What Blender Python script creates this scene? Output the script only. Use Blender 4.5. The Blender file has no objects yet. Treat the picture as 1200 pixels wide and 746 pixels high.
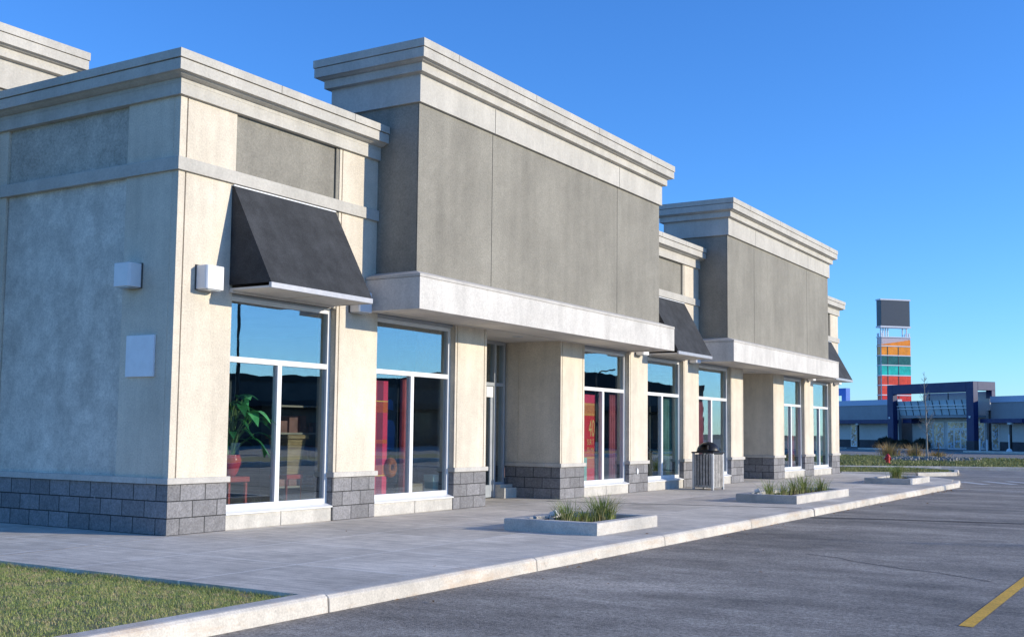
import bpy, bmesh, math, random
from mathutils import Vector, Matrix, noise
random.seed(7)
S = bpy.context.scene
COL = S.collection
PI = math.pi

# ------------------------------------------------------------------ scene, camera
cd = bpy.data.cameras.new('camera'); cam = bpy.data.objects.new('camera', cd); COL.objects.link(cam)
yaw, pitch, roll = 0.550949809, 0.0787650025, 0.0107338416
Fh = Vector((-math.sin(yaw), math.cos(yaw), 0)); Rh = Vector((math.cos(yaw), math.sin(yaw), 0)); Uz = Vector((0, 0, 1))
F = Fh*math.cos(pitch) + Uz*math.sin(pitch); U0 = Uz*math.cos(pitch) - Fh*math.sin(pitch)
Rv = Rh*math.cos(roll) + U0*math.sin(roll); Uv = U0*math.cos(roll) - Rh*math.sin(roll)
M = Matrix(((Rv.x, Uv.x, -F.x, 10.716), (Rv.y, Uv.y, -F.y, -9.494), (Rv.z, Uv.z, -F.z, 1.3), (0, 0, 0, 1)))
cam.matrix_world = M
cd.sensor_width = 36; cd.sensor_fit = 'HORIZONTAL'; cd.lens = 1313.1141/1200*36; cd.shift_y = 29.17/1200
cd.clip_end = 5000; cd.clip_start = 0.1
S.camera = cam
S.view_settings.view_transform = 'Standard'; S.view_settings.look = 'None'
S.view_settings.gamma = 1; S.view_settings.use_curve_mapping = False
S.view_settings.exposure = 0.95
S.cycles.max_bounces = 8; S.cycles.transparent_max_bounces = 12; S.cycles.caustics_reflective = False; S.cycles.caustics_refractive = False

# ------------------------------------------------------------------ light
SUN_AZ, SUN_EL = math.radians(23.5), math.radians(14.5)
w = bpy.data.worlds.new('World'); S.world = w; w.use_nodes = True
nt = w.node_tree; bg = nt.nodes['Background']
sky = nt.nodes.new('ShaderNodeTexSky'); sky.sky_type = 'NISHITA'; sky.sun_disc = False
sky.sun_elevation = SUN_EL; sky.sun_rotation = PI/2 - SUN_AZ
sky.air_density = 1.0; sky.dust_density = 0.05; sky.ozone_density = 4.0; sky.altitude = 100
hs = nt.nodes.new('ShaderNodeHueSaturation'); hs.inputs['Saturation'].default_value = 1.08; hs.inputs['Value'].default_value = 1.0
tn = nt.nodes.new('ShaderNodeMix'); tn.data_type = 'RGBA'; tn.blend_type = 'MULTIPLY'; tn.inputs[0].default_value = 1; tn.inputs[7].default_value = (.445, .66, .945, 1)
nt.links.new(sky.outputs[0], hs.inputs['Color']); nt.links.new(hs.outputs[0], tn.inputs[6]); nt.links.new(tn.outputs[2], bg.inputs[0]); bg.inputs[1].default_value = 0.15
ld = bpy.data.lights.new('sun', 'SUN'); ld.energy = 2.55; ld.angle = math.radians(0.5); ld.color = (1, .90, .73)
sun = bpy.data.objects.new('sun', ld); COL.objects.link(sun)
trav = -Vector((math.cos(SUN_EL)*math.cos(SUN_AZ), math.cos(SUN_EL)*math.sin(SUN_AZ), math.sin(SUN_EL)))
sun.rotation_euler = trav.to_track_quat('-Z', 'Y').to_euler()
sun.location = (30, 15, 20)

# ------------------------------------------------------------------ materials
def nodes(name):
    m = bpy.data.materials.new(name); m.use_nodes = True
    t = m.node_tree; return m, t, t.nodes['Principled BSDF'], t.nodes, t.links
def N(t, typ, **kw):
    n = t.nodes.new(typ)
    for k, v in kw.items():
        if k in n.inputs: n.inputs[k].default_value = v
        else: setattr(n, k, v)
    return n
def mul(c, f): return (c[0]*f, c[1]*f, c[2]*f, 1)
def mix(t, a, b, f, mode='MIX'):
    n = t.nodes.new('ShaderNodeMix'); n.data_type = 'RGBA'; n.blend_type = mode
    for s, v in ((n.inputs[6], a), (n.inputs[7], b), (n.inputs[0], f)):
        if hasattr(v, 'is_output'): t.links.new(v, s)
        else: s.default_value = v
    return n.outputs[2]
def ramp(t, fac, lo, hi, a=0.0, b=1.0):
    n = t.nodes.new('ShaderNodeMapRange'); n.inputs[1].default_value = lo; n.inputs[2].default_value = hi
    n.inputs[3].default_value = a; n.inputs[4].default_value = b; n.clamp = True
    t.links.new(fac, n.inputs[0]); return n.outputs[0]
def math_(t, op, a, b=0.0):
    n = t.nodes.new('ShaderNodeMath'); n.operation = op
    for s, v in ((n.inputs[0], a), (n.inputs[1], b)):
        if hasattr(v, 'is_output'): t.links.new(v, s)
        else: s.default_value = v
    return n.outputs[0]
def noise_(t, co, scale, detail=4, rough=.6, stretch=None, rotz=0):
    n = t.nodes.new('ShaderNodeTexNoise'); n.inputs['Scale'].default_value = scale
    n.inputs['Detail'].default_value = detail; n.inputs['Roughness'].default_value = rough
    if stretch:
        mp = t.nodes.new('ShaderNodeMapping'); mp.inputs['Scale'].default_value = stretch; mp.inputs['Rotation'].default_value = (0, 0, rotz)
        t.links.new(co, mp.inputs[0]); co = mp.outputs[0]
    t.links.new(co, n.inputs['Vector']); return n.outputs['Fac']
def bump(t, h, strength, dist, bsdf):
    b = t.nodes.new('ShaderNodeBump'); b.inputs['Strength'].default_value = strength; b.inputs['Distance'].default_value = dist
    t.links.new(h, b.inputs['Height']); t.links.new(b.outputs[0], bsdf.inputs['Normal'])
def coord(t): return t.nodes.new('ShaderNodeTexCoord').outputs['Object']

def stucco(name, c, mott=.25, grain=.25, scale=1.2, gs=26, rough=.9, bs=.6, streak=0.0):
    m, t, b, n, l = nodes(name); co = coord(t)
    big = noise_(t, co, scale, 5, .62); fine = noise_(t, co, gs, 3, .7); mid = noise_(t, co, 6.5, 4, .6)
    f = ramp(t, big, .3, .7); g = ramp(t, fine, .3, .7); h = ramp(t, mid, .3, .7)
    col = mix(t, mul(c, 1-mott), mul(c, 1+mott*.8), f)
    col = mix(t, col, mul((1, 1, 1), 1), 0.0)
    col = mix(t, col, mix(t, mul((1, 1, 1), 1-grain), mul((1, 1, 1), 1+grain*.3), g), 1.0, 'MULTIPLY')
    col = mix(t, col, mix(t, mul((1, 1, 1), 1-mott*.5), mul((1, 1, 1), 1+mott*.2), h), 1.0, 'MULTIPLY')
    if streak:
        sv = noise_(t, co, 3.0, 4, .6, (1, 1, .12))
        col = mix(t, col, mix(t, mul((1, 1, 1), 1-streak), mul((1, 1, 1), 1), ramp(t, sv, .35, .6)), 1.0, 'MULTIPLY')
    l.new(col, b.inputs['Base Color']); b.inputs['Roughness'].default_value = rough
    b.inputs['Specular IOR Level'].default_value = .25
    bump(t, math_(t, 'ADD', fine, math_(t, 'MULTIPLY', mid, .6)), bs, .006, b)
    return m
def plain(name, c, rough=.5, metal=0.0, var=.08, scale=8, spec=.4):
    m, t, b, n, l = nodes(name); co = coord(t)
    f = ramp(t, noise_(t, co, scale, 4, .6), .3, .7)
    l.new(mix(t, mul(c, 1-var), mul(c, 1+var), f), b.inputs['Base Color'])
    l.new(ramp(t, noise_(t, co, scale*3, 3), .3, .7, max(0, rough-.08), min(1, rough+.08)), b.inputs['Roughness'])
    b.inputs['Metallic'].default_value = metal; b.inputs['Specular IOR Level'].default_value = spec
    return m
def block_stone(name, c, mortar, bw=.408, bh=.206, gap=.007):
    m, t, b, n, l = nodes(name); co = coord(t)
    sp = t.nodes.new('ShaderNodeSeparateXYZ'); l.new(co, sp.inputs[0])
    u = math_(t, 'ADD', math_(t, 'SUBTRACT', sp.outputs[1], sp.outputs[0]), 40.0)
    cb = t.nodes.new('ShaderNodeCombineXYZ'); l.new(u, cb.inputs[0]); l.new(math_(t, 'ADD', sp.outputs[2], 2.06), cb.inputs[1])
    br = t.nodes.new('ShaderNodeTexBrick'); l.new(cb.outputs[0], br.inputs['Vector'])
    br.inputs['Scale'].default_value = 1; br.inputs['Mortar Size'].default_value = gap; br.inputs['Brick Width'].default_value = bw
    br.inputs['Row Height'].default_value = bh; br.inputs['Mortar Smooth'].default_value = .25; br.inputs['Bias'].default_value = 0
    br.inputs['Color1'].default_value = mul(c, .84); br.inputs['Color2'].default_value = mul(c, 1.18); br.inputs['Mortar'].default_value = (*mortar, 1)
    fine = noise_(t, co, 34, 4, .75); mid = noise_(t, co, 9, 4, .6)
    col = mix(t, br.outputs[0], mix(t, mul((1, 1, 1), .68), mul((1, 1, 1), 1.2), ramp(t, fine, .32, .68)), 1.0, 'MULTIPLY')
    col = mix(t, col, mix(t, mul((1, 1, 1), .85), mul((1, 1, 1), 1.1), ramp(t, mid, .3, .7)), 1.0, 'MULTIPLY')
    ef = ramp(t, noise_(t, co, 4.2, 3, .6), .70, .78)       # pale lime bloom, in patches
    col = mix(t, col, (.5, .5, .5, 1), math_(t, 'MULTIPLY', ef, .55))
    l.new(col, b.inputs['Base Color']); b.inputs['Roughness'].default_value = .92; b.inputs['Specular IOR Level'].default_value = .2
    h = math_(t, 'SUBTRACT', math_(t, 'ADD', math_(t, 'MULTIPLY', fine, .35), math_(t, 'MULTIPLY', mid, .5)), math_(t, 'MULTIPLY', br.outputs['Fac'], 1.0))
    bump(t, h, .8, .012, b)
    return m
def glass_mat(name, refl=.20, tint=(.92, .96, .95), wav=.0012):
    m, t, b, n, l = nodes(name)
    out = [x for x in n if x.type == 'OUTPUT_MATERIAL'][0]; n.remove(b)
    fr = t.nodes.new('ShaderNodeLayerWeight'); fr.inputs[0].default_value = .5
    f = math_(t, 'ADD', math_(t, 'MULTIPLY', math_(t, 'POWER', fr.outputs['Facing'], 4.0), 1-refl), refl)
    tr = t.nodes.new('ShaderNodeBsdfTransparent'); tr.inputs[0].default_value = (*tint, 1)
    gl = t.nodes.new('ShaderNodeBsdfGlossy'); gl.inputs['Roughness'].default_value = 0.0; gl.inputs[0].default_value = (.86, .95, 1, 1)
    co = coord(t); bp = t.nodes.new('ShaderNodeBump'); bp.inputs['Strength'].default_value = 1; bp.inputs['Distance'].default_value = wav
    l.new(noise_(t, co, 1.3, 2, .4), bp.inputs['Height']); l.new(bp.outputs[0], gl.inputs['Normal'])
    mx = t.nodes.new('ShaderNodeMixShader'); l.new(f, mx.inputs[0]); l.new(tr.outputs[0], mx.inputs[1]); l.new(gl.outputs[0], mx.inputs[2])
    l.new(mx.outputs[0], out.inputs[0]); return m
def concrete(name, c, lines=None, dark=.25, broom=True, rust=0.0):
    """lines: (spacing x, offset x, spacing y, offset y, half width, tone)"""
    m, t, b, n, l = nodes(name); co = coord(t)
    big = ramp(t, noise_(t, co, .7, 5, .65), .3, .7); mid = ramp(t, noise_(t, co, 4, 5, .65), .3, .7); fine = noise_(t, co, 60, 3, .7)
    col = mix(t, mul(c, 1-dark), mul(c, 1+dark*.7), big)
    col = mix(t, col, mix(t, mul((1, 1, 1), .84), mul((1, 1, 1), 1.1), mid), 1.0, 'MULTIPLY')
    col = mix(t, col, mix(t, mul((1, 1, 1), .8), mul((1, 1, 1), 1.12), ramp(t, fine, .3, .7)), 1.0, 'MULTIPLY')
    h = math_(t, 'MULTIPLY', fine, .4)
    if broom:
        st = noise_(t, co, 7, 5, .7, (.18, 3.0, 1), math.radians(-8))
        col = mix(t, col, mix(t, mul((1, 1, 1), .68), mul((1, 1, 1), 1.14), ramp(t, st, .32, .66)), 1.0, 'MULTIPLY')
        h = math_(t, 'ADD', h, st)
    if lines:
        sp = t.nodes.new('ShaderNodeSeparateXYZ'); l.new(co, sp.inputs[0]); masks = []
        for ax, s, o in ((0, lines[0], lines[1]), (1, lines[2], lines[3])):
            d = math_(t, 'MODULO', math_(t, 'ADD', sp.outputs[ax], 100*s - o), s)
            d = math_(t, 'MINIMUM', d, math_(t, 'SUBTRACT', s, d))
            masks.append(math_(t, 'LESS_THAN', d, lines[4]))
        k = math_(t, 'MAXIMUM', masks[0], masks[1])
        fl = [math_(t, 'FLOOR', math_(t, 'DIVIDE', math_(t, 'ADD', sp.outputs[ax], 100*s_ - o_), s_)) for ax, s_, o_ in ((0, lines[0], lines[1]), (1, lines[2], lines[3]))]
        cbx = t.nodes.new('ShaderNodeCombineXYZ'); l.new(fl[0], cbx.inputs[0]); l.new(fl[1], cbx.inputs[1])
        wn = t.nodes.new('ShaderNodeTexWhiteNoise'); wn.noise_dimensions = '2D'; l.new(cbx.outputs[0], wn.inputs['Vector'])
        col = mix(t, col, mix(t, mul((1, 1, 1), .86), mul((1, 1, 1), 1.07), wn.outputs['Value']), 1.0, 'MULTIPLY')
        spot = ramp(t, noise_(t, co, 2.4, 5, .7), .58, .72)
        col = mix(t, col, mul(c, .6), math_(t, 'MULTIPLY', spot, .45))
        col = mix(t, col, (*lines[5], 1), math_(t, 'MULTIPLY', k, .85))
        h = math_(t, 'SUBTRACT', h, k)
    if rust:
        rs = ramp(t, noise_(t, co, 2.2, 6, .7, (.6, .6, 3)), .50, .66)
        col = mix(t, col, (.50, .30, .14, 1), math_(t, 'MULTIPLY', rs, rust))
        ck = ramp(t, noise_(t, co, 7, 4, .7), .64, .70)
        col = mix(t, col, mul(c, .45), math_(t, 'MULTIPLY', ck, .6))
    l.new(col, b.inputs['Base Color']); b.inputs['Roughness'].default_value = .85; b.inputs['Specular IOR Level'].default_value = .3
    bump(t, h, .5, .004, b); return m
def asphalt(name, c):
    m, t, b, n, l = nodes(name); co = coord(t)
    a = math.radians(-16)
    big = ramp(t, noise_(t, co, .5, 5, .68, (.5, 1.3, 1), a), .32, .68)
    str_ = ramp(t, noise_(t, co, .8, 6, .7, (.30, 1.5, 1), a), .40, .66)
    mid = ramp(t, noise_(t, co, 2.6, 6, .75), .3, .7); fine = noise_(t, co, 42, 3, .85); agg = noise_(t, co, 120, 1, .5)
    col = mix(t, mul(c, .55), mul(c, 1.28), big)
    col = mix(t, col, mix(t, mul((1, 1, 1), .80), mul((1, 1, 1), 1.18), str_), 1.0, 'MULTIPLY')
    col = mix(t, col, mix(t, mul((1, 1, 1), .76), mul((1, 1, 1), 1.16), mid), 1.0, 'MULTIPLY')
    col = mix(t, col, mix(t, mul((1, 1, 1), .28), mul((1, 1, 1), 1.65), ramp(t, fine, .30, .70)), 1.0, 'MULTIPLY')
    oil = ramp(t, noise_(t, co, .9, 3, .5), .66, .74)
    col = mix(t, col, mul(c, .45), math_(t, 'MULTIPLY', oil, .5))
    vo = t.nodes.new('ShaderNodeTexVoronoi'); vo.inputs['Scale'].default_value = 16; l.new(co, vo.inputs['Vector'])
    chip = math_(t, 'LESS_THAN', vo.outputs['Distance'], .09)
    col = mix(t, col, (.42, .41, .40, 1), math_(t, 'MULTIPLY', chip, .8))
    l.new(col, b.inputs['Base Color']); b.inputs['Roughness'].default_value = .8; b.inputs['Specular IOR Level'].default_value = .35
    bump(t, math_(t, 'ADD', fine, agg), .7, .006, b); return m
def foliage(name, c1, c2, c3=None, scale=18, trans=.25):
    m, t, b, n, l = nodes(name); co = coord(t)
    f = ramp(t, noise_(t, co, scale, 3, .6), .35, .65)
    col = mix(t, (*c1, 1), (*c2, 1), f)
    if c3: col = mix(t, col, (*c3, 1), ramp(t, noise_(t, co, scale*.23, 3, .6), .48, .66))
    l.new(col, b.inputs['Base Color']); b.inputs['Roughness'].default_value = .6; b.inputs['Specular IOR Level'].default_value = .3
    out = [x for x in n if x.type == 'OUTPUT_MATERIAL'][0]
    tl = t.nodes.new('ShaderNodeBsdfTranslucent'); l.new(col, tl.inputs[0])
    mx = t.nodes.new('ShaderNodeMixShader'); mx.inputs[0].default_value = trans
    l.new(b.outputs[0], mx.inputs[1]); l.new(tl.outputs[0], mx.inputs[2]); l.new(mx.outputs[0], out.inputs[0]); return m
def bands(name, axis, stops, rough=.6, c_noise=.1):
    """piecewise colours along a local axis: stops = [(upto, colour)]"""
    m, t, b, n, l = nodes(name); co = coord(t); sp = t.nodes.new('ShaderNodeSeparateXYZ'); l.new(co, sp.inputs[0])
    v = sp.outputs[axis]; col = None
    for up, c in reversed(stops):
        if col is None: col = (*c, 1); continue
        col = mix(t, col, (*c, 1), math_(t, 'LESS_THAN', v, up))
    g = ramp(t, noise_(t, co, 9, 3, .6), .3, .7)
    col = mix(t, col, mix(t, mul((1, 1, 1), 1-c_noise), mul((1, 1, 1), 1+c_noise), g), 1.0, 'MULTIPLY')
    l.new(col, b.inputs['Base Color']); b.inputs['Roughness'].default_value = rough; return m

TAN = (.77, .685, .555); GREY = (.315, .296, .25); TRIM = (.57, .54, .48); ENDW = (.79, .73, .63)
m_tan = stucco('tan stucco', TAN, .13, .20, .9, 42, streak=.13)
m_grey = stucco('grey stucco', GREY, .15, .26, .8, 40, streak=.12)
m_end = stucco('end wall stucco', ENDW, .22, .26, 2.2, 42, streak=.12)
m_upper = stucco('upper end panel stucco', (.58, .54, .46), .22, .32, 1.7, 34, streak=.10)
m_trim = stucco('pale trim stucco', TRIM, .10, .14, 1.0, 30, bs=.35, streak=.10)
m_can = stucco('pale canopy fascia stucco', (.70, .67, .62), .10, .18, 1.4, 34, bs=.35, streak=.14)
m_groove = plain('joint shadow gap', (.09, .085, .08), .9)
m_stone = block_stone('split face grey block', (.245, .24, .245), (.05, .05, .05))
m_cap = stucco('cast stone cap', (.60, .57, .52), .10, .16, 2, 40, bs=.3, streak=.12)
m_alu = plain('white aluminium frame', (.80, .80, .79), .35, 0, .04, 5)
m_alug = plain('grey aluminium frame', (.42, .45, .48), .35, .3, .06, 5)
m_sill = stucco('cast concrete sill', (.62, .59, .53), .14, .2, 2.5, 45, bs=.3, streak=.15)
m_glass = glass_mat('shop window glass')
m_awn = stucco('charcoal awning fabric', (.052, .055, .060), .35, .35, 2.4, 60, .8, .3)
m_awnp = plain('grey metal awning edge', (.42, .42, .44), .4, .2)
m_soff = stucco('soffit panel', (.70, .66, .59), .10, .10, 1.5, 40, bs=.1)
m_lamp = plain('pale grey lamp housing', (.80, .80, .80), .4, 0, .04)
m_plaq = plain('pale grey sign plate', (.82, .83, .85), .4, 0, .05)
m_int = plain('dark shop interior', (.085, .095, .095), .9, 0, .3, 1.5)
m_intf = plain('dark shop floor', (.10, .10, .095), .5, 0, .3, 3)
m_roof = plain('flat roof gravel', (.25, .24, .22), .9)
m_walk = concrete('broom finished concrete walk', (.74, .67, .565), (1.5, .2, 1.55, .35, .012, (.80, .76, .69)))  # pale joint lines: lit joint edges put into the colour
m_kerb = concrete('cast concrete kerb', (.64, .59, .51), None, .25, False, .35)
m_plant = concrete('cast planter kerb', (.58, .55, .50), None, .28, False, .12)
m_asph = asphalt('worn asphalt', (.35, .31, .255))
m_soil = stucco('planting soil and mulch', (.10, .07, .05), .4, .5, 6, 50, 1, 1)
m_ground = stucco('dry field ground', (.16, .15, .09), .3, .3, .05, 3, 1, .3)
m_black = plain('black steel', (.02, .02, .022), .4, .2)
m_wood = stucco('weathered grey wood slats', (.52, .49, .45), .3, .35, 8, 40, .8, .3, streak=.3)

# ------------------------------------------------------------------ mesh builder
class MB:
    def __init__(s): s.v = []; s.f = []
    def add(s, vs, fs):
        o = len(s.v); s.v += [tuple(p) for p in vs]; s.f += [tuple(i+o for i in f) for f in fs]; return s
    def box(s, x0, x1, y0, y1, z0, z1):
        return s.add([(x0, y0, z0), (x1, y0, z0), (x1, y1, z0), (x0, y1, z0), (x0, y0, z1), (x1, y0, z1), (x1, y1, z1), (x0, y1, z1)],
                     [(0, 3, 2, 1), (4, 5, 6, 7), (0, 1, 5, 4), (1, 2, 6, 5), (2, 3, 7, 6), (3, 0, 4, 7)])
    def prism(s, poly, z0, z1):
        n = len(poly); a = sum(poly[i][0]*poly[(i+1) % n][1]-poly[(i+1) % n][0]*poly[i][1] for i in range(n))
        if a < 0: poly = poly[::-1]
        return s.add([(x, y, z0) for x, y in poly] + [(x, y, z1) for x, y in poly],
                     [tuple(range(n))[::-1], tuple(range(n, 2*n))] + [(i, (i+1) % n, n+(i+1) % n, n+i) for i in range(n)])
    def yz(s, poly, y0, y1):       # polygon in (x,z) extruded along y
        n = len(poly); a = sum(poly[i][0]*poly[(i+1) % n][1]-poly[(i+1) % n][0]*poly[i][1] for i in range(n))
        if a < 0: poly = poly[::-1]
        return s.add([(x, y0, z) for x, z in poly] + [(x, y1, z) for x, z in poly],
                     [tuple(range(n)), tuple(range(n, 2*n))[::-1]] + [(i, n+i, n+(i+1) % n, (i+1) % n) for i in range(n)])
    def sweep(s, prof, path, closed=False):
        """prof: closed polygon of (outward, z); path: plan points, outward on the right"""
        n = len(path); k = len(prof); rings = []
        for i, p in enumerate(path):
            p = Vector(p)
            d0 = (p-Vector(path[i-1])).normalized() if (i > 0 or closed) else None
            d1 = (Vector(path[(i+1) % n])-p).normalized() if (i < n-1 or closed) else None
            if d0 is None: d0 = d1
            if d1 is None: d1 = d0
            n0 = Vector((d0.y, -d0.x)); n1 = Vector((d1.y, -d1.x)); mt = (n0+n1); mt = mt/(mt.length_squared)*2 if mt.length > 1e-6 else n0
            rings.append([(p.x+mt.x*e, p.y+mt.y*e, z) for e, z in prof])
        vs = [q for r in rings for q in r]; fs = []
        for i in range(n if closed else n-1):
            j = (i+1) % n
            for a in range(k):
                b = (a+1) % k; fs.append((i*k+a, i*k+b, j*k+b, j*k+a))
        if not closed: fs += [tuple(range(k))[::-1], tuple((n-1)*k+a for a in range(k))]
        return s.add(vs, fs)
    def tube(s, pts, rad, seg=8, cap=True):
        rings = []; pts = [Vector(p) for p in pts]
        if not hasattr(rad, '__len__'): rad = [rad]*len(pts)
        for i, p in enumerate(pts):
            d = (pts[min(i+1, len(pts)-1)]-pts[max(i-1, 0)]).normalized()
            a = d.orthogonal().normalized() if abs(d.z) < .99 else Vector((1, 0, 0)); a = (a-d*a.dot(d)).normalized(); b = d.cross(a)
            rings.append([p+(a*math.cos(2*PI*q/seg)+b*math.sin(2*PI*q/seg))*rad[i] for q in range(seg)])
        vs = [q for r in rings for q in r]; fs = []
        for i in range(len(pts)-1):
            for q in range(seg): fs.append((i*seg+q, i*seg+(q+1) % seg, (i+1)*seg+(q+1) % seg, (i+1)*seg+q))
        if cap: fs += [tuple(range(seg))[::-1], tuple((len(pts)-1)*seg+q for q in range(seg))]
        return s.add(vs, fs)
    def lathe(s, prof, cx=0, cy=0, seg=20, skip=None):
        k = len(prof); vs = [(cx+r*math.cos(2*PI*q/seg), cy+r*math.sin(2*PI*q/seg), z) for q in range(seg) for r, z in prof]; fs = []
        for q in range(seg):
            for a in range(k-1):
                if skip and skip(q, a): continue
                fs.append((q*k+a, ((q+1) % seg)*k+a, ((q+1) % seg)*k+a+1, q*k+a+1))
        return s.add(vs, fs)
    def build(s, name, m, parent=None, bevel=0, smooth=False, kind=None, loc=None):
        me = bpy.data.meshes.new(name); me.from_pydata(s.v, [], s.f); me.update()
        bm = bmesh.new(); bm.from_mesh(me); bmesh.ops.recalc_face_normals(bm, faces=bm.faces)
        if bevel:
            ed = [e for e in bm.edges if len(e.link_faces) == 2 and e.calc_face_angle(0) > .6]
            bmesh.ops.bevel(bm, geom=ed, offset=bevel, segments=1, affect='EDGES', clamp_overlap=True)
        bm.to_mesh(me); bm.free()
        if smooth:
            for p in me.polygons: p.use_smooth = True
        for x in (m if isinstance(m, (list, tuple)) else [m]): me.materials.append(x)
        o = bpy.data.objects.new(name, me); COL.objects.link(o)
        if parent: o.parent = parent
        if loc: o.location = loc
        if kind: o['kind'] = kind
        return o
def thing(name, label, cat, loc=(0, 0, 0), rz=0, group=None):
    o = bpy.data.objects.new(name, None); COL.objects.link(o); o.location = loc; o.rotation_euler = (0, 0, rz)
    o.empty_display_size = .2; return tag(o, label, cat, group)
def tag(o, label, cat, group=None):
    o['label'] = label; o['category'] = cat
    if group: o['group'] = group
    return o
def text_mesh(name, body, size, m, parent, loc, rot, depth=.002, sx=1):
    c = bpy.data.curves.new(name, 'FONT'); c.body = body; c.size = size; c.extrude = depth; c.align_x = 'LEFT'
    o = bpy.data.objects.new(name+'_tmp', c); COL.objects.link(o)
    bpy.context.view_layer.update()
    me = bpy.data.meshes.new_from_object(o.evaluated_get(bpy.context.evaluated_depsgraph_get()))
    bpy.data.objects.remove(o); me.materials.clear(); me.materials.append(m); me.name = name
    r = bpy.data.objects.new(name, me); COL.objects.link(r); r.parent = parent; r.location = loc; r.rotation_euler = rot; r.scale = (sx, 1, 1); return r

# ================================================================== SETTING: ground, lot, walk, kerbs
ZR = -.13
MB().add([(-2500, -2500, -.20), (2500, -2500, -.20), (2500, 2500, -.20), (-2500, 2500, -.20)], [(0, 1, 2, 3)]).build('ground', m_ground, kind='structure')
MB().add([(-140, -60, ZR), (150, -60, ZR), (150, 260, ZR), (-140, 260, ZR)], [(0, 1, 2, 3)]).build('parking_lot', m_asph, kind='structure')
walk_poly = [(-40, -2.68), (4.60, -2.68), (4.60, 24.5), (4.2, 27.0), (2.7, 29.4), (-.2, 30.3), (-16, 30.4), (-40, 30.4)]
MB().prism(walk_poly, -.18, 0).build('sidewalk', m_walk, kind='structure')
# pale edge strips on the walk: the joint running out from the building's corner
# kerb, cast in separate lengths with open joints
def kerb_run(pts, wdt=.17, zt=.0, zb=-.2, name='kerb', batter=.03):
    mb = MB(); prof = [(0, zb), (wdt+batter, zb), (wdt+batter*.5, zt-.025), (wdt-.012, zt-.004), (wdt-.035, zt), (0, zt)]
    for i in range(len(pts)-1):
        a, b = Vector(pts[i]), Vector(pts[i+1]); L = (b-a).length; k = max(1, round(L/3.0)); d = (b-a)/L
        for q in range(k):
            p0 = a+d*(L*q/k+.006); p1 = a+d*(L*(q+1)/k-.006)
            mb.sweep(prof, [tuple(p0), tuple(p1)])
    return mb.build(name, m_kerb, kind='structure', bevel=.006)
kerb_run([(4.66, -30), (4.66, -12), (4.62, -2.60)], .17, .012)
kerb_run([(4.604, -2.60), (4.604, 10.415)], .19, .004)
kerb_run([(4.604, 10.46), (4.604, 24.5)], .19, .004)
kerb_run([(4.604, 24.5), (4.21, 27.0)], .17, -.02)
# seam across lot and walk, thin tar line
def strip(name, pts, wd, z, m):
    mb = MB()
    for a, b in zip(pts[:-1], pts[1:]):
        a, b = Vector(a), Vector(b); d = (b-a).normalized(); nn = Vector((-d.y, d.x))*wd/2
        mb.add([(*(a-nn), z), (*(b-nn), z), (*(b+nn), z), (*(a+nn), z)], [(0, 1, 2, 3)])
    return mb.build(name, m, kind='structure')
m_tar = plain('dark tar seam', (.03, .03, .032), .7)
m_seam = stucco('dark worn seam', (.13, .12, .105), .3, .5, 2, 40)
strip('tar_seam', [(4.86, 10.04), (6.2, 10.5), (8.2, 10.98), (14, 12.3)], .22, ZR+.004, m_seam)
strip('lot_crack', [(6.62, 4.02), (7.05, 3.85), (7.25, 3.62), (7.9, 3.2), (8.3, 3.05), (8.9, 2.6)], .018, ZR+.004, m_tar)
strip('walk_joint', [(.1, 9.1), (2.25, 9.76), (4.58, 10.44)], .07, .004, stucco('dark walk joint', (.22, .20, .18), .3, .4, 2, 40))
strip('walk_edge_joint', [(.02, -.02), (.19, -1.2), (.33, -2.66)], .03, .004, plain('pale sunlit joint', (.62, .60, .56), .9))  # pale strip paints the sunlit line of the joint
m_yel = stucco('worn yellow paint', (.88, .50, .06), .15, .35, 2.5, 40, .7, .3)
m_wht = stucco('worn white paint', (.72, .72, .70), .15, .4, 2.5, 40, .7, .3)
strip('parking_line', [(9.15, -.35), (9.17, 5.6)], .105, ZR+.004, m_yel)
for a, b in (((4.12, 28.75), (5.15, 26.95)), ((4.70, 29.6), (5.85, 27.75)), ((5.28, 30.3), (6.5, 28.4)), ((5.9, 31.1), (7.1, 29.2))):
    strip('crosswalk_stripe', [a, b], .26, ZR+.004, m_wht)

# foreground lawn: soil sheet and a mass of blades
m_turf = foliage('mown lawn blades', (.25, .36, .085), (.55, .55, .20), (.66, .52, .30), 60, .3)
m_turfs = stucco('lawn thatch', (.30, .28, .14), .35, .5, 3, 40, 1, 1)
MB().prism([(-40, -40), (4.66, -40), (4.66, -2.69), (-40, -2.69)], -.19, -.05).build('lawn_soil', m_turfs, kind='structure')
def blades(mb, x, y, z, h, lean, az, wd, seg=3):
    d = Vector((math.cos(az), math.sin(az), 0)); s = Vector((-d.y, d.x, 0)); o = len(mb.v); vs = []
    for i in range(seg):
        t = i/seg; p = Vector((x, y, z))+d*(lean*h*t*t)+Vector((0, 0, h*t*(1-.25*lean*t)))
        w2 = wd*(1-t*.75)/2; vs += [tuple(p-s*w2), tuple(p+s*w2)]
    tip = Vector((x, y, z))+d*(lean*h)+Vector((0, 0, h*(1-.25*lean))); vs.append(tuple(tip))
    fs = [(2*i, 2*i+1, 2*i+3, 2*i+2) for i in range(seg-1)] + [(2*seg-2, 2*seg-1, 2*seg)]
    mb.v += vs; mb.f += [tuple(q+o for q in f) for f in fs]
lawn = MB(); rnd = random.Random(3)
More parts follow.
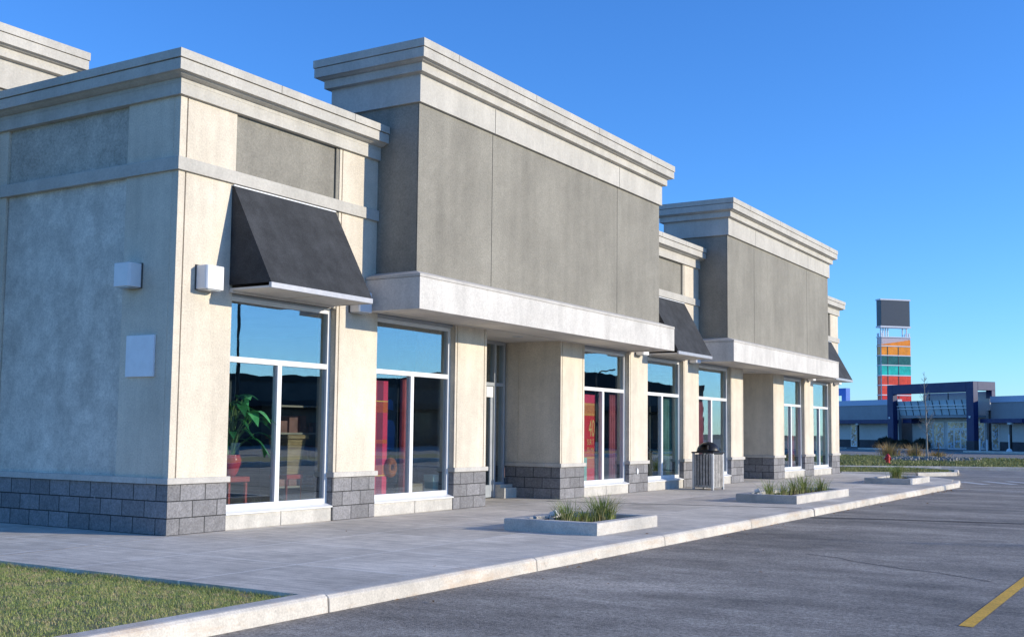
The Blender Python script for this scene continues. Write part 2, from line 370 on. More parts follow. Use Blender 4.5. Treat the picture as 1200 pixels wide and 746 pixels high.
for i in range(150000):
    y = -2.70-abs(rnd.random()**1.35)*4.6; x = rnd.uniform(-2.2, 4.64)
    cl = noise.noise((x*1.7, y*1.7, 0))+.5*noise.noise((x*6, y*6, 3))
    if cl < -.55 and rnd.random() < .6: continue
    h = rnd.uniform(.02, .042)*(1+.5*cl)
    if y > -2.78: h *= 1.35
    blades(lawn, x, y, -.051, max(.015, h), rnd.uniform(.2, 1.1), rnd.uniform(0, 2*PI), rnd.uniform(.003, .0065), 2)
o = lawn.build('lawn_grass', m_turf, kind='stuff'); tag(o, 'short dry mown lawn beside the concrete walk', 'grass')
# fallen leaves along the kerb
m_leaf = foliage('fallen leaves', (.30, .13, .04), (.42, .24, .09), None, 3, .1)
lv = MB()
for i in range(240):
    yy = rnd.choice([rnd.uniform(12, 24), rnd.uniform(-2, 24)]); xx = 4.84+abs(rnd.gauss(0, .16)) if rnd.random() < .8 else rnd.uniform(1, 7)
    zz = ZR+.01 if xx > 4.82 else .008
    a = rnd.uniform(0, 2*PI); r = rnd.uniform(.014, .035); tz = rnd.uniform(0, .015)
    lv.add([(xx+r*math.cos(a), yy+r*math.sin(a), zz), (xx-r*.5*math.sin(a), yy+r*.5*math.cos(a), zz+tz), (xx-r*math.cos(a), yy-r*math.sin(a), zz+.004), (xx+r*.5*math.sin(a), yy-r*.5*math.cos(a), zz+tz)], [(0, 1, 2, 3)])
o = lv.build('fallen_leaves', m_leaf, kind='stuff'); tag(o, 'scattered brown fallen leaves along the kerb', 'leaves')

# ================================================================== THE STORE BUILDING
B = thing('retail_building', 'long tan and grey stucco retail building with charcoal awnings and pale cornices', 'building')
LEN = 29.70; D = .77
BLK = [(3.94, 12.77), (16.92, 25.76)]
BAYS = [(0, 3.94), (12.77, 16.92), (25.76, LEN)]
PIERS = [(0, .96), (3.04, 4.0), (6.12, 7.1), (9.79, 10.79), (12.90, 13.87), (15.95, 16.92), (19.18, 20.12), (22.69, 23.67), (25.72, 26.68), (28.75, 29.70)]
WINS = [(.96, 3.04), (4.0, 6.12), (10.79, 12.90), (13.87, 15.95), (16.92, 19.18), (23.67, 25.72), (26.68, 28.75)]
ENTR = [(7.1, 9.79), (20.12, 22.69)]

def panel_face(mb, grooves, x, y0, y1, z0, z1, depth=.30, gd=.020, gw=.022):
    """a stucco pier or wall facing +X, its face cut by vertical joints"""
    mb.box(x-depth, x-gd, y0, y1, z0, z1); c = y0
    for g in sorted(grooves)+[None]:
        e = y1 if g is None else g-gw/2
        mb.box(x-gd-.004, x, c, e, z0, z1)
        if g is not None: c = g+gw/2
# piers
for i, (a, b) in enumerate(PIERS):
    top = 5.445 if any(p-.01 <= a and b <= q+1.2 and not (p > a) for p, q in BAYS) and not any(p-.2 <= a <= q-.2 for p, q in BLK) else 3.10
    if abs(a-3.04) < .01: top = 5.445
    mb = MB()
    if i == 0:
        panel_face(mb, [.115], 0, .003, b, .69, top, .34)
    else:
        bb = min(b, 3.938) if i == 1 else b
        if i == 1:
            panel_face(mb, [a+.062], 0, a, b, .69, 3.09, .34); panel_face(mb, [a+.062], 0, a, 3.938, 3.092, top, .34)
        elif i == 4:
            panel_face(mb, [a+.062], 0, a, b, .69, top, .34)
        else: panel_face(mb, [a+.062, b-.075] if i in (2, 6, 3, 7) else [a+.062], 0, a, b, .69, top, .34)
    p = mb.build('pier', m_tan, B)
    s = MB().box(-.34, .006, a-.004 if i else -.006, b+.004, 0, .618).build('stone_base', m_stone, p)
    yo = .035
    MB().box(-.34, .042, (a-.03) if i else -.042, b+.035, .619, .694).build('stone_cap', m_cap, p, bevel=.006)
# upper bay walls with cornice, frieze, band
COR = [(-.3, 5.60), (.05, 5.60), (.05, 5.648), (.085, 5.652), (.125, 5.668), (.16, 5.69), (.205, 5.693), (.205, 5.826), (.20, 5.834), (-.3, 5.834)]
CAPF = [(-.32, 5.843), (.222, 5.843), (.222, 5.95), (-.32, 5.96)]
FRZ = [(-.2, 5.445), (.05, 5.445), (.05, 5.598), (-.2, 5.598)]
BND = [(-.2, 4.50), (.042, 4.50), (.042, 4.658), (.036, 4.665), (-.2, 4.665)]
def bay_trim(path, parent):
    MB().sweep(COR, path).build('cornice', m_trim, parent, bevel=0)
    MB().sweep(CAPF, path).build('cornice_cap', m_trim, parent)
    MB().sweep(FRZ, path).build('frieze', m_trim, parent)
    MB().sweep(BND, path).build('band', m_trim, parent)
for i, (a, b) in enumerate(BAYS):
    wa, wb = WINS[[0, 3, 6][i]]
    mb = MB()
    mb.box(-.36, -.036, wa+.002, wb-.085, 3.06, 4.503); mb.box(-.36, -.036, wa+.002, wb-.085, 4.66, 5.60)
    mb.box(-.36, -.01, wb-.07, wb-.002, 3.06, 5.60)
    mb.box(-.5, -.38, a+.02 if i else .05, b-.02, 3.05, 5.9)
    W = mb.build('bay_wall', m_grey, B)
    if i == 0: path = [(-4.15, 0), (0, 0), (0, 3.935)]
    elif i == 1: path = [(0, 12.775), (0, 16.915)]
    else: path = [(0, 25.765), (0, LEN), (-6, LEN)]
    bay_trim(path, W)
# the end pieces of bay walls beside the blocks above the piers
for y0, y1, z0 in ((12.775, 12.9, 3.1), (25.765, 26.68, 3.1), (28.75, LEN-.002, 5.44), (.003, .96, 5.44), (3.042, 3.936, 5.44), (12.902, 13.87, 5.44), (15.95, 16.915, 5.44)):
    MB().box(-.36, -.002, y0, y1, z0, 5.6).build('wall_return', m_tan, B)

# raised parapet blocks
SEC = [(-.2, 6.672), (.05, 6.672), (.05, 6.69), (.13, 6.70), (.135, 6.705), (.135, 6.832), (-.2, 6.832)]
FAS = [(-.25, 6.834), (.14, 6.834), (.175, 6.842), (.21, 6.862), (.25, 6.868), (.25, 7.014), (-.25, 7.014)]
CP2 = [(-.27, 7.024), (.265, 7.024), (.265, 7.145), (-.27, 7.155)]
FR2 = [(-.2, 6.262), (.05, 6.262), (.05, 6.670), (-.2, 6.670)]
CAN = [(-.02, 3.30), (-.02, 3.087), (.25, 3.087), (.25, 3.555), (.244, 3.563), (-.02, 3.563)]
CANC = [(-.02, 3.566), (.257, 3.566), (.257, 3.607), (.01, 3.688), (-.02, 3.688)]
def canopy(Bk, y0, y1, parent):
    ring = MB()
    path = [(-.0, y0), (D, y0), (D, y1), (-.0, y1)]
    ring.sweep([(.02, 3.087), (.25, 3.087), (.25, 3.555), (.244, 3.563), (.02, 3.563)], [(0.01, y0), (D, y0), (D, y1), (0.01, y1)])
    c = ring.build('canopy', m_can, parent)
    MB().sweep(CANC, [(0.004, y0), (D, y0), (D, y1), (0.004, y1)]).build('canopy_cap', m_cap, parent)
    return c
mjs = [[6.01, 10.71], [18.88, 23.53]]
for k, (y0, y1) in enumerate(BLK):
    mb = MB(); mb.box(-.88, D-.014, y0, y1, 3.60, 6.70); c = y0
    for g in mjs[k]+[None]:
        e = y1 if g is None else g-.008
        mb.box(D-.02, D, c, e, 3.64, 6.66)
        if g: c = g+.008
    P = mb.build('parapet_block', m_grey, B)
    loop = [(-.88, y0), (D, y0), (D, y1), (-.88, y1)]
    MB().sweep(SEC, loop, True).build('cornice_step', m_trim, P); MB().sweep(FAS, loop, True).build('cornice', m_trim, P)
    MB().sweep(CP2, loop, True).build('cornice_cap', m_trim, P); MB().sweep(FR2, loop, True).build('frieze', m_trim, P)
    canopy(None, y0, y1, P)
    # thin joints of the frieze
    for g in mjs[k]: MB().box(D+.0505, D+.0515, g-.007, g+.007, 6.264, 6.668).build('frieze_joint', m_groove, P)
    # soffit: panels with open joints, and the ceiling of the entrance recess behind
    sf = MB(); ya, yb = y0+.05, y1-.05; e0, e1 = ENTR[k]
    step = (yb-ya)/8
    for q in range(8): sf.box(.10, D-.08, ya+q*step+.008, ya+(q+1)*step-.008, 3.103, 3.13)
    sf.box(-.02, .09, y0-.2, y1+.2, 3.097, 3.13); sf.box(D-.07, 1.0, y0-.2, y1+.2, 3.099, 3.13)
    st2 = (e1-e0)/3
    for q in range(3):
        for xx in (-1.36, -.68): sf.box(xx+.008, xx+.66, e0+q*st2+.008, e0+(q+1)*st2-.008, 3.10, 3.13)
    sf.box(-1.5, 1.0, y0, y1, 3.132, 3.2)
    sfo = sf.build('soffit', m_soff, P)
    MB().lathe([(0, 3.092), (.07, 3.09), (.105, 3.094), (.11, 3.102)], -.25, e0+1.46, 20).build('soffit_vent', m_alug, P)

# seams of the metal cornice caps
for yy, zz, xx, par in [(y, 5.844, .2225, 0) for y in (1.55, 3.1, 14.2, 15.6, 27.2, 28.6)] + [(y, 7.025, D+.2655, 0) for y in (4.6, 7.0, 9.4, 11.8, 17.9, 20.3, 22.7, 25.1)]:
    MB().box(xx-.01, xx+.001, yy-.004, yy+.004, zz, zz+(.105 if zz < 6 else .119)).build('cap_seam', m_groove, B)
# entrance recesses
def entrance(y0, y1):
    xb = -1.27
    # far side wall, facing the camera, and near side wall
    for yy, sgn in ((y1, 1), (y0, -1)):
        mb = MB()
        ya, yb = (yy, yy+.25) if sgn > 0 else (yy-.25, yy)
        mb.box(xb-.1, -.341, ya+(.012 if sgn > 0 else 0), yb-(.012 if sgn < 0 else 0), .69, 3.1)
        if sgn > 0:
            for a, b in ((-.345, -.075), (-.95, -.345), (xb, -.965)): pass
            mb.box(-.955, -.34, yy, yy+.02, .69, 3.1); mb.box(xb, -.975, yy+.004, yy+.02, .69, 3.1)
        w_ = mb.build('recess_wall', m_tan, B)
        MB().box(xb, -.342, ya-.004, yb+.004, 0, .618).build('stone_base', m_stone, w_)
        MB().box(xb, -.342, ya-.035, yb+.035, .619, .694).build('stone_cap', m_cap, w_, bevel=.005)
    yd = y1-.52    # door's far edge
    fr = MB(); x0, x1 = xb-.03, xb+.07
    T = [(y0, y0+.05), (y0+.5, y0+.55), (yd-.02, yd+.05), (y1-.2, y1-.15)]
    for a, b in T: fr.box(x0, x1, a, b, .02, 3.09)
    fr.box(x0+.004, x1-.004, y0+.05, y1-.2, 2.20, 2.27); fr.box(x0+.004, x1-.004, y0+.05, y1-.2, 3.03, 3.095)
    fr.box(x0-.05, x0+.02, y1-.15, y1, 0, 3.1)
    fr.box(x0+.004, x1-.004, yd+.05, y1-.2, .26, .31)
    f = fr.build('entrance_frame', m_alug, B)
    pn = MB()
    for (a, b) in ((y0+.05, y0+.5), (y0+.55, yd-.02), (yd+.05, y1-.2)): pn.box(xb+.015, xb+.021, a, b, 2.27, 3.03)
    pn.box(xb+.015, xb+.021, yd+.05, y1-.2, .31, 2.20); pn.box(xb+.015, xb+.021, y0+.05, y0+.5, .31, 2.2)
    pn.build('pane', m_glass, f)
    MB().box(x0, x1+.22, yd+.05, y1-.01, 0, .20).box(x0, x1+.12, yd+.05, y1-.01, .20, .262).build('sill', m_sill, f, bevel=.005)
    MB().box(x0, x1+.22, y0+.01, y0+.5, 0, .20).build('sill', m_sill, f, bevel=.005)
    dmid = (y0+.55+yd-.02)/2
    for a, b, hy in ((y0+.56, dmid-.004, -1), (dmid+.004, yd-.03, 1)):
        dm = MB(); xd = xb+.02
        dm.box(xd-.02, xd+.025, a, a+.085, .02, 2.19); dm.box(xd-.02, xd+.025, b-.085, b, .02, 2.19)
        dm.box(xd-.018, xd+.023, a+.08, b-.08, .02, .26); dm.box(xd-.018, xd+.023, a+.08, b-.08, 2.09, 2.19)
        d = dm.build('door', m_alug, B, bevel=.003)
        MB().box(xd, xd+.006, a+.08, b-.08, .26, 2.09).build('pane', m_glass, d)
        hyy = (b-.12) if hy < 0 else (a+.12)
        MB().tube([(xd+.03, hyy, .95), (xd+.07, hyy, .95), (xd+.07, hyy, 1.25), (xd+.03, hyy, 1.25)], .012, 8).build('handle', m_alug, d)
    if y0 < 10:
        MB().box(xb+.052, xb+.056, yd-.28, yd-.04, 1.98, 2.185).build('door_notice', m_alu, B)
for a, b in ENTR: entrance(a, b)

# shop windows
for i, (a, b) in enumerate(WINS):
    fr = MB(); X = -.10; xi = -.19; a2, b2 = a+.004, b-.004
    mid = (a+b)/2; fw = .062
    fr.box(xi, X, a2, a2+fw, .25, 3.045); fr.box(xi, X, b2-fw, b2, .25, 3.045)
    fr.box(xi+.003, X-.003, a2+fw, b2-fw, .25, .318); fr.box(xi+.003, X-.003, a2+fw, b2-fw, 2.178, 2.252); fr.box(xi+.003, X-.003, a2+fw, b2-fw, 2.985, 3.045)
    fr.box(xi+.005, X-.001, mid-.043, mid+.043, .318, 2.178)
    f = fr.build('window', m_alu, B, bevel=.004)
    for (ya, yb, za, zb) in ((a2+fw, mid-.043, .318, 2.178), (mid+.043, b2-fw, .318, 2.178), (a2+fw, b2-fw, 2.252, 2.985)):
        MB().box(-.151, -.145, ya, yb, za, zb).build('pane', m_glass, f)
    # dark gasket inside the frame
    sl = MB().yz([(-.30, .195), (.012, .195), (.012, .212), (-.098, .252), (-.30, .252)], a2, b2+.0)
    sl.build('sill_flashing', m_alu, f)
    MB().box(-.32, -.012, a2, mid-.005, 0, .193).build('sill', m_sill, f, bevel=.005)
    MB().box(-.32, -.012, mid+.005, b2, 0, .193).build('sill', m_sill, f, bevel=.005)
    MB().box(-.36, -.06, a2, b2, 3.047, 3.10).build('window_head', m_alug, f)

# awnings
def awning(y0, y1, k):
    zt, zb, xf = 4.465, 3.165, .74
    aw = MB().add([(.004, y0, zt), (.035, y0, zt), (xf, y0, zb), (xf, y0, zb-.004), (.004, y0, zb-.004),
                   (.004, y1, zt), (.035, y1, zt), (xf, y1, zb), (xf, y1, zb-.004), (.004, y1, zb-.004)],
                  [(0, 1, 2, 3, 4), (9, 8, 7, 6, 5), (1, 6, 7, 2), (0, 5, 6, 1), (2, 7, 8, 3)])
    A = aw.build('awning', m_awn, B)
    MB().box(xf-.03, xf+.012, y0-.008, y1+.008, zb-.075, zb-.003).build('awning_edge', m_awnp, A, bevel=.004)
    sf = MB(); sf.box(.01, xf-.032, y0+.0, y1, zb-.07, zb-.045)
    for q in (1, 2): sf.box(.01, xf-.035, y0+(y1-y0)*q/2-.012-(.012 if q == 2 else 0), y0+(y1-y0)*q/2+.012-(.012 if q == 2 else 0), zb-.078, zb-.071)
    sf.box(.006, .06, y0, y1, zb-.10, zb-.0705)
    sf.build('awning_soffit', m_soff, A)
    MB().box(.004, .04, y0, y1, zt+.001, zt+.018).build('awning_rail', m_alu, A)
awning(.905, 2.935, 0); awning(13.90, 15.93, 1); awning(26.70, 28.72, 2)
# wall lamps beside the awnings, plate and lamp on the end wall
def wall_lamp(o, axis):
    # o: centre point on the wall; axis 'x' faces +X, 'y' faces -Y
    w2, dp, h = .15, .205, .30; poly = [(0, -w2), (dp-.025, -w2), (dp, -w2+.02), (dp, w2-.02), (dp-.025, w2), (0, w2)]
    if axis == 'y': poly = [(v, -u) for u, v in poly]
    poly = [(o[0]+u, o[1]+v) for u, v in poly]
    L = MB().prism(poly, o[2], o[2]+h).build('wall_lamp', m_lamp, B, bevel=.006)
    if axis == 'x': MB().box(o[0]-.001, o[0]+.016, o[1]-.16, o[1]+.16, o[2]-.008, o[2]+h+.010).build('shadow_edge', m_groove, L)  # dark plate added to draw the shadow edge behind the lamp
    else: MB().box(o[0]-.16, o[0]+.16, o[1]-.016, o[1]+.001, o[2]-.008, o[2]+h+.010).build('shadow_edge', m_groove, L)
    inn = [(o[0]+(u-o[0])*.8+(.015 if axis == 'x' else 0), o[1]+(v-o[1])*.8-(.015 if axis == 'y' else 0)) for u, v in poly]
    MB().prism(inn, o[2]-.012, o[2]-.001).build('lamp_lens', m_alug, L)
for yc in (.48, 3.47, 13.36, 16.43, 26.17, 29.2): wall_lamp((.002, yc, 3.045), 'x')
wall_lamp((-.745, -.002, 3.06), 'y')
MB().box(-.81, -.30, -.035, -.002, 1.935, 2.455).build('wall_plate', m_plaq, B, bevel=.004)
pc = MB().lathe([(0, .0), (.05, 0), (.055, .012), (.045, .02), (0, .02)], 0, 0, 14)
pc.v = [(.008+z, 13.30+x*.8, .46+y*1.3) for x, y, z in pc.v]
pc.build('outlet_cover', m_alu, B)

# end wall (facing -Y), far end wall, roof, interior
mb = MB()
def xface(mb, x0, x1, z0, z1, y=0.0):
    mb.box(x0, x1, y, y+.3, z0, z1)
for z0, z1 in ((.69, 5.60),):
    mb.box(-13, -.341, .044, .34, z0, 4.5)            # recessed panel plane
    mb.box(-3.44, -.99, .036, .06, z0, 4.5)
EW = mb.build('end_wall', m_end, B)
MB().box(-13, -.341, .041, .34, 4.501, 5.6).build('upper_panel', m_upper, EW)
pm_ = MB(); pm_.box(-.957, -.114, 0, .039, .69, 5.6); pm_.box(-.090, -.0005, .0005, .039, .69, 5.6); pm_.box(-.34, -.012, .024, .05, .69, 5.6)
pm_.build('corner_pier', m_tan, EW)
MB().box(-4.3, -3.47, 0, .039, .69, 5.6).build('end_pier', m_tan, EW)
MB().box(-13, -.342, -.006, .3, 0, .618).build('stone_base', m_stone, EW)
MB().box(-13, -.342, -.042, .3, .619, .694).build('stone_cap', m_cap, EW)
mb = MB(); mb.box(-12, -.342, LEN-.3, LEN-.002, 0, 5.6); mb.box(-12.3, -12, .1, LEN-.1, 0, 5.6)
mb.build('rear_wall', m_tan, B)
MB().box(-12.1, -.37, .2, LEN-.2, 5.2, 5.35).build('roof', m_roof, B)
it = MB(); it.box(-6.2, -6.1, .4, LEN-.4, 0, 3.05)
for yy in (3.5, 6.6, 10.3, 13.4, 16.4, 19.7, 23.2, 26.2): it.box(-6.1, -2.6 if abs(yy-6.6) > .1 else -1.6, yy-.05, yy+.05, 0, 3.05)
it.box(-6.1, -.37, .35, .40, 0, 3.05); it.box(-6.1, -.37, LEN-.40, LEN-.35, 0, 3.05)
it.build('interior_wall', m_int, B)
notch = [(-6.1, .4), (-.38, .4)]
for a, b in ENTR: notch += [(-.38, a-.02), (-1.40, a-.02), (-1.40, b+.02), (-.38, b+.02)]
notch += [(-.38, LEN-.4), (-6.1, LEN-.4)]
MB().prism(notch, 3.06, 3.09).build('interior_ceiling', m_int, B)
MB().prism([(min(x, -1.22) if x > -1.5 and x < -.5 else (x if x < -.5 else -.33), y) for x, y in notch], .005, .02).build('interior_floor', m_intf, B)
# side entrance block on the end wall
mb = MB(); mb.box(-13, -4.21, -.77, 1.39, .0, 6.7); P = mb.build('parapet_block', m_grey, B)
loop = [(-13, -.77), (-4.21, -.77), (-4.21, 1.39), (-13, 1.39)]
MB().sweep(SEC, loop, True).build('cornice_step', m_trim, P); MB().sweep(FAS, loop, True).build('cornice', m_trim, P)
MB().sweep(CP2, loop, True).build('cornice_cap', m_trim, P); MB().sweep(FR2, loop, True).build('frieze', m_trim, P)

# ================================================================== things inside the windows
m_redp = plain('glossy red glaze', (.55, .02, .02), .15, 0, .1, 6, .6)
m_leafg = foliage('broad green leaf', (.03, .20, .06), (.08, .34, .12), None, 6, .2)
m_stem = plain('pale green stem', (.22, .36, .12), .5)
m_redw = plain('red lacquered wood', (.40, .045, .03), .4)
def leaf(mb, p, d, L, wd, droop):
    d = Vector(d).normalized(); s = d.cross(Vector((0, 0, 1))).normalized(); p = Vector(p); row = []
    for i in range(7):
        t = i/6; q = p+d*L*t+Vector((0, 0, L*(.35*t-droop*t*t))); ww = wd*math.sin(PI*min(1, t*.92+.08))**.8*(1-.25*t)
        row.append((q-s*ww+Vector((0, 0, .25*ww)), q, q+s*ww+Vector((0, 0, .25*ww))))
    o = len(mb.v)
    for r in row: mb.v += [tuple(a) for a in r]
    for i in range(6):
        for k in (0, 1): mb.f.append((o+i*3+k, o+i*3+k+1, o+i*3+k+4, o+i*3+k+3))
tb = thing('plant_stand', 'low red wooden stand behind the window nearest the corner', 'plant stand', (-.55, 1.58, .02))
MB().box(-.22, .22, -.26, .14, .57, .64).build('top', m_redw, tb, bevel=.008)
for sx in (-.19, .16):
    for sy in (-.23, .08): MB().box(sx, sx+.035, sy, sy+.035, 0, .559).build('leg', m_redw, tb)
pl = thing('potted_plant', 'broad leaved green plant in a glossy red pot', 'potted plant', (-.55, 1.55, .661))
MB().lathe([(0, 0), (.075, 0), (.11, .05), (.15, .17), (.155, .23), (.135, .28), (.14, .29), (.12, .29), (.11, .25), (0, .25)], 0, 0, 24).build('pot', m_redp, pl, smooth=True)
st, lf = MB(), MB(); r2 = random.Random(11)
for i in range(34):
    a = r2.uniform(-.4, 2*PI); hh = r2.uniform(.22, .84); rr = r2.uniform(.05, .34); tip = (rr*math.cos(a), rr*math.sin(a), .25+hh)
    st.tube([(0.02*math.cos(a), .02*math.sin(a), .24), (tip[0]*.4, tip[1]*.4, .24+hh*.6), tip], [.012, .009, .006], 6)
    leaf(lf, tip, (math.cos(a+r2.uniform(-.4, .4)), math.sin(a+r2.uniform(-.4, .4)), 0), r2.uniform(.24, .36), r2.uniform(.06, .10), r2.uniform(.5, 1.2))
st.build('stem', m_stem, pl); lf.build('leaf', m_leafg, pl, smooth=True)
m_wick = None
mW, tW, bW, nW, lW = nodes('woven wicker'); coW = coord(tW)
wv = tW.nodes.new('ShaderNodeTexBrick'); lW.new(coW, wv.inputs['Vector'])
spW = tW.nodes.new('ShaderNodeSeparateXYZ'); lW.new(coW, spW.inputs[0]); cbW = tW.nodes.new('ShaderNodeCombineXYZ')
lW.new(math_(tW, 'ADD', spW.outputs[0], spW.outputs[1]), cbW.inputs[0]); lW.new(spW.outputs[2], cbW.inputs[1]); lW.new(cbW.outputs[0], wv.inputs['Vector'])
wv.inputs['Scale'].default_value = 1; wv.inputs['Brick Width'].default_value = .05; wv.inputs['Row Height'].default_value = .022; wv.inputs['Mortar Size'].default_value = .003
wv.inputs['Color1'].default_value = (.55, .40, .20, 1); wv.inputs['Color2'].default_value = (.42, .29, .13, 1); wv.inputs['Mortar'].default_value = (.14, .09, .04, 1)
lW.new(wv.outputs[0], bW.inputs['Base Color']); bump(tW, math_(tW, 'SUBTRACT', 1.0, wv.outputs['Fac']), .8, .01, bW)
bk = thing('wicker_basket', 'tall tapered tan wicker basket standing on a thin legged stand', 'basket', (-.60, 2.72, .66))
MB().add([(-.13, -.13, 0), (.13, -.13, 0), (.13, .13, 0), (-.13, .13, 0), (-.19, -.19, .52), (.19, -.19, .52), (.19, .19, .52), (-.19, .19, .52)],
         [(0, 3, 2, 1), (4, 5, 6, 7), (0, 1, 5, 4), (1, 2, 6, 5), (2, 3, 7, 6), (3, 0, 4, 7)]).build('body', mW, bk)
MB().box(-.225, .225, -.225, .225, .505, .565).build('rim', mW, bk, bevel=.012)
sd = thing('basket_stand', 'thin legged red topped stand under the wicker basket', 'stand', (-.60, 2.72, .02))
MB().box(-.17, .17, -.17, .17, .57, .635).build('top', m_redw, sd, bevel=.006)
for sx in (-.155, .14):
    for sy in (-.155, .14): MB().box(sx, sx+.015, sy, sy+.015, 0, .569).build('leg', m_redw, sd)
tg = thing('fern_plant', 'small spiky fern plant on the shop floor below the wicker and red pots', 'plant', (-.5, 2.05, .02))
mb = MB()
for i in range(70):
    blades(mb, r2.uniform(-.05, .05), r2.uniform(-.05, .05), 0, r2.uniform(.25, .5), r2.uniform(.4, 1.2), r2.uniform(0, 2*PI), .022, 4)
mb.build('frond', foliage('fern frond', (.05, .10, .05), (.14, .20, .12), None, 8), tg)
MB().lathe([(0, 0), (.09, 0), (.11, .14), (0, .14)], 0, 0, 14).build('pot', m_black, tg)
# second window: plaid banner, curtain, wreath, boxes, poster
RED, PINK, ORG, PLUM = (.86, .025, .05), (.92, .05, .14), (.85, .30, .08), (.16, .02, .06)
def plaid(name):
    m, t, b, n, l = nodes(name); co = coord(t); sp = t.nodes.new('ShaderNodeSeparateXYZ'); l.new(co, sp.inputs[0])
    y, z = sp.outputs[1], sp.outputs[2]
    inb = lambda v, a, c: math_(t, 'MULTIPLY', math_(t, 'GREATER_THAN', v, a), math_(t, 'LESS_THAN', v, c))
    col = mix(t, (.30, .03, .09, 1), (*PINK, 1), math_(t, 'MAXIMUM', inb(y, -.16, -.10), inb(y, .06, .17)))
    for a, c in ((.30, .46), (1.28, 1.44), (.80, .86)):
        col = mix(t, col, (.75, .14, .05, 1), math_(t, 'MULTIPLY', inb(z, a, c), math_(t, 'MAXIMUM', math_(t, 'MULTIPLY', inb(y, .06, .17), 1), .45)))
    for a in (.29, 1.45): col = mix(t, col, (.9, .55, .1, 1), inb(z, a, a+.018))
    l.new(col, b.inputs['Base Color']); b.inputs['Roughness'].default_value = .7; return m
o = MB().box(-.006, .006, -.20, .18, 0, 1.78).build('hanging_banner', plaid('red plaid fabric'), loc=(-.27, 4.46, .30)); tag(o, 'red and plum plaid banner hanging at the left of the second window', 'banner')
def curtain(y0, y1, x, z0, z1, m, label):
    mb = MB(); n = 24; vs = []
    for i in range(n+1):
        y = y0+(y1-y0)*i/n; xx = .025*math.sin(i/n*2*PI*3.2)
        vs += [(xx, y-y0, 0), (xx, y-y0, z1-z0)]
    mb.add(vs, [(2*i, 2*i+2, 2*i+3, 2*i+1) for i in range(n)])
    o = mb.build('curtain', m, loc=(x, y0, z0), smooth=True); md = o.modifiers.new('thickness', 'SOLIDIFY'); md.thickness = .006
    return tag(o, label, 'curtain', 'curtains in the shop windows')
m_cur = plain('dusty rose curtain', (.58, .15, .18), .8, 0, .2, 4); m_curt = plain('sea green curtain', (.16, .34, .30), .8, 0, .2, 4)
curtain(5.0, 5.28, -.30, .3, 2.15, m_cur, 'dusty rose curtain strip beside the plaid banner')
o = MB().lathe([(0, 0)]*1 and [(.10+.06*math.cos(a), .06*math.sin(a)) for a in [2*PI*q/10 for q in range(11)]], 0, 0, 26)
o.v = [(z, x*.8, y+.2) for x, y, z in o.v]
o = o.build('wreath', stucco('orange dried wreath', (.55, .16, .03), .4, .6, 8, 45, .9, 1), loc=(-.235, 4.70, .52), smooth=True); tag(o, 'orange ring shaped wreath at the foot of the rose curtain', 'wreath')
bx = thing('gift_box', 'tall pale green box with a lid on the second window ledge', 'box', (-.40, 6.06, .03))
MB().box(-.09, .09, -.095, .095, 0, .50).build('body', plain('pale green card', (.45, .66, .58), .6), bx, bevel=.004)
MB().box(-.10, .10, -.105, .105, .43, .54).build('lid', plain('pale mint card', (.52, .74, .66), .6), bx, bevel=.004)
o = MB().box(-.16, .16, -.16, .16, 0, .40).build('cardboard_box', stucco('brown cardboard', (.34, .26, .16), .15, .2, 3, 30), loc=(-.55, 5.62, .03)); tag(o, 'plain brown cardboard box on the second window ledge', 'box')
ps = thing('display_poster', 'dark display poster showing a blue jacket and cap behind the second window', 'poster', (-.50, 4.98, .45))
MB().box(-.01, .01, -.22, .22, 0, 1.55).build('board', plain('dark poster board', (.03, .04, .06), .5), ps)
bl = plain('bright blue print', (.06, .20, .62), .5)
jk = MB()
def flat(mb, poly, x=.0125): mb.add([(x, y, z) for y, z in poly]+[(x-.002, y, z) for y, z in poly], [tuple(range(len(poly))), tuple(range(len(poly), 2*len(poly)))[::-1]]+[(i, (i+1) % len(poly), len(poly)+(i+1) % len(poly), len(poly)+i) for i in range(len(poly))])
flat(jk, [(-.15, .55), (.13, .55), (.15, .90), (.10, 1.0), (.03, 1.02), (-.05, 1.02), (-.12, .99), (-.17, .88)]); flat(jk, [(-.09, 1.2), (.09, 1.18), (.08, 1.32), (.02, 1.36), (-.06, 1.34)])
jk.build('jacket_print', bl, ps)
# fourth window: sale banner, mint panel, curtain
bn = thing('sale_banner', 'red sale banner reading 40 hanging in the window past the first entrance', 'banner', (-.26, 11.53, .30))
MB().box(-.006, .006, -.27, .25, 0, 1.80).build('cloth', bands('red sale banner cloth', 2, [(.26, RED), (.46, (.75, .16, .06)), (.50, (.9, .42, .12)), (.62, (.72, .12, .05)), (1.36, RED), (1.40, (.9, .42, .12)), (1.58, (.80, .26, .10)), (1.62, (.9, .42, .12)), (9, PINK)], .7), bn)
m_gold = plain('gold lettering', (.92, .62, .22), .6)
rot = (PI/2, 0, PI/2)
text_mesh('number', '40', .50, m_gold, bn, (.008, -.06, .93), rot, sx=.55)
text_mesh('caption', 'SUR T', .17, m_gold, bn, (.008, -.13, .75), rot, sx=.68)
text_mesh('caption', 'EN MA', .14, m_gold, bn, (.008, -.13, .60), rot, sx=.74)
o = MB().box(-.01, .01, -.12, .10, 0, .50).build('glass_panel', plain('pale mint panel', (.40, .72, .62), .3), loc=(-.22, 11.22, .29)); tag(o, 'pale mint panel leaning under the sale banner', 'panel')
curtain(12.5, 12.86, -.30, .3, 2.15, m_cur, 'rose curtain at the right of the sale banner window')
curtain(15.3, 15.86, -.30, .3, 2.15, m_curt, 'sea green curtain in the window left of the litter bin')
curtain(17.6, 17.96, -.30, .3, 2.15, m_cur, 'rose curtain in the window behind the litter bin')
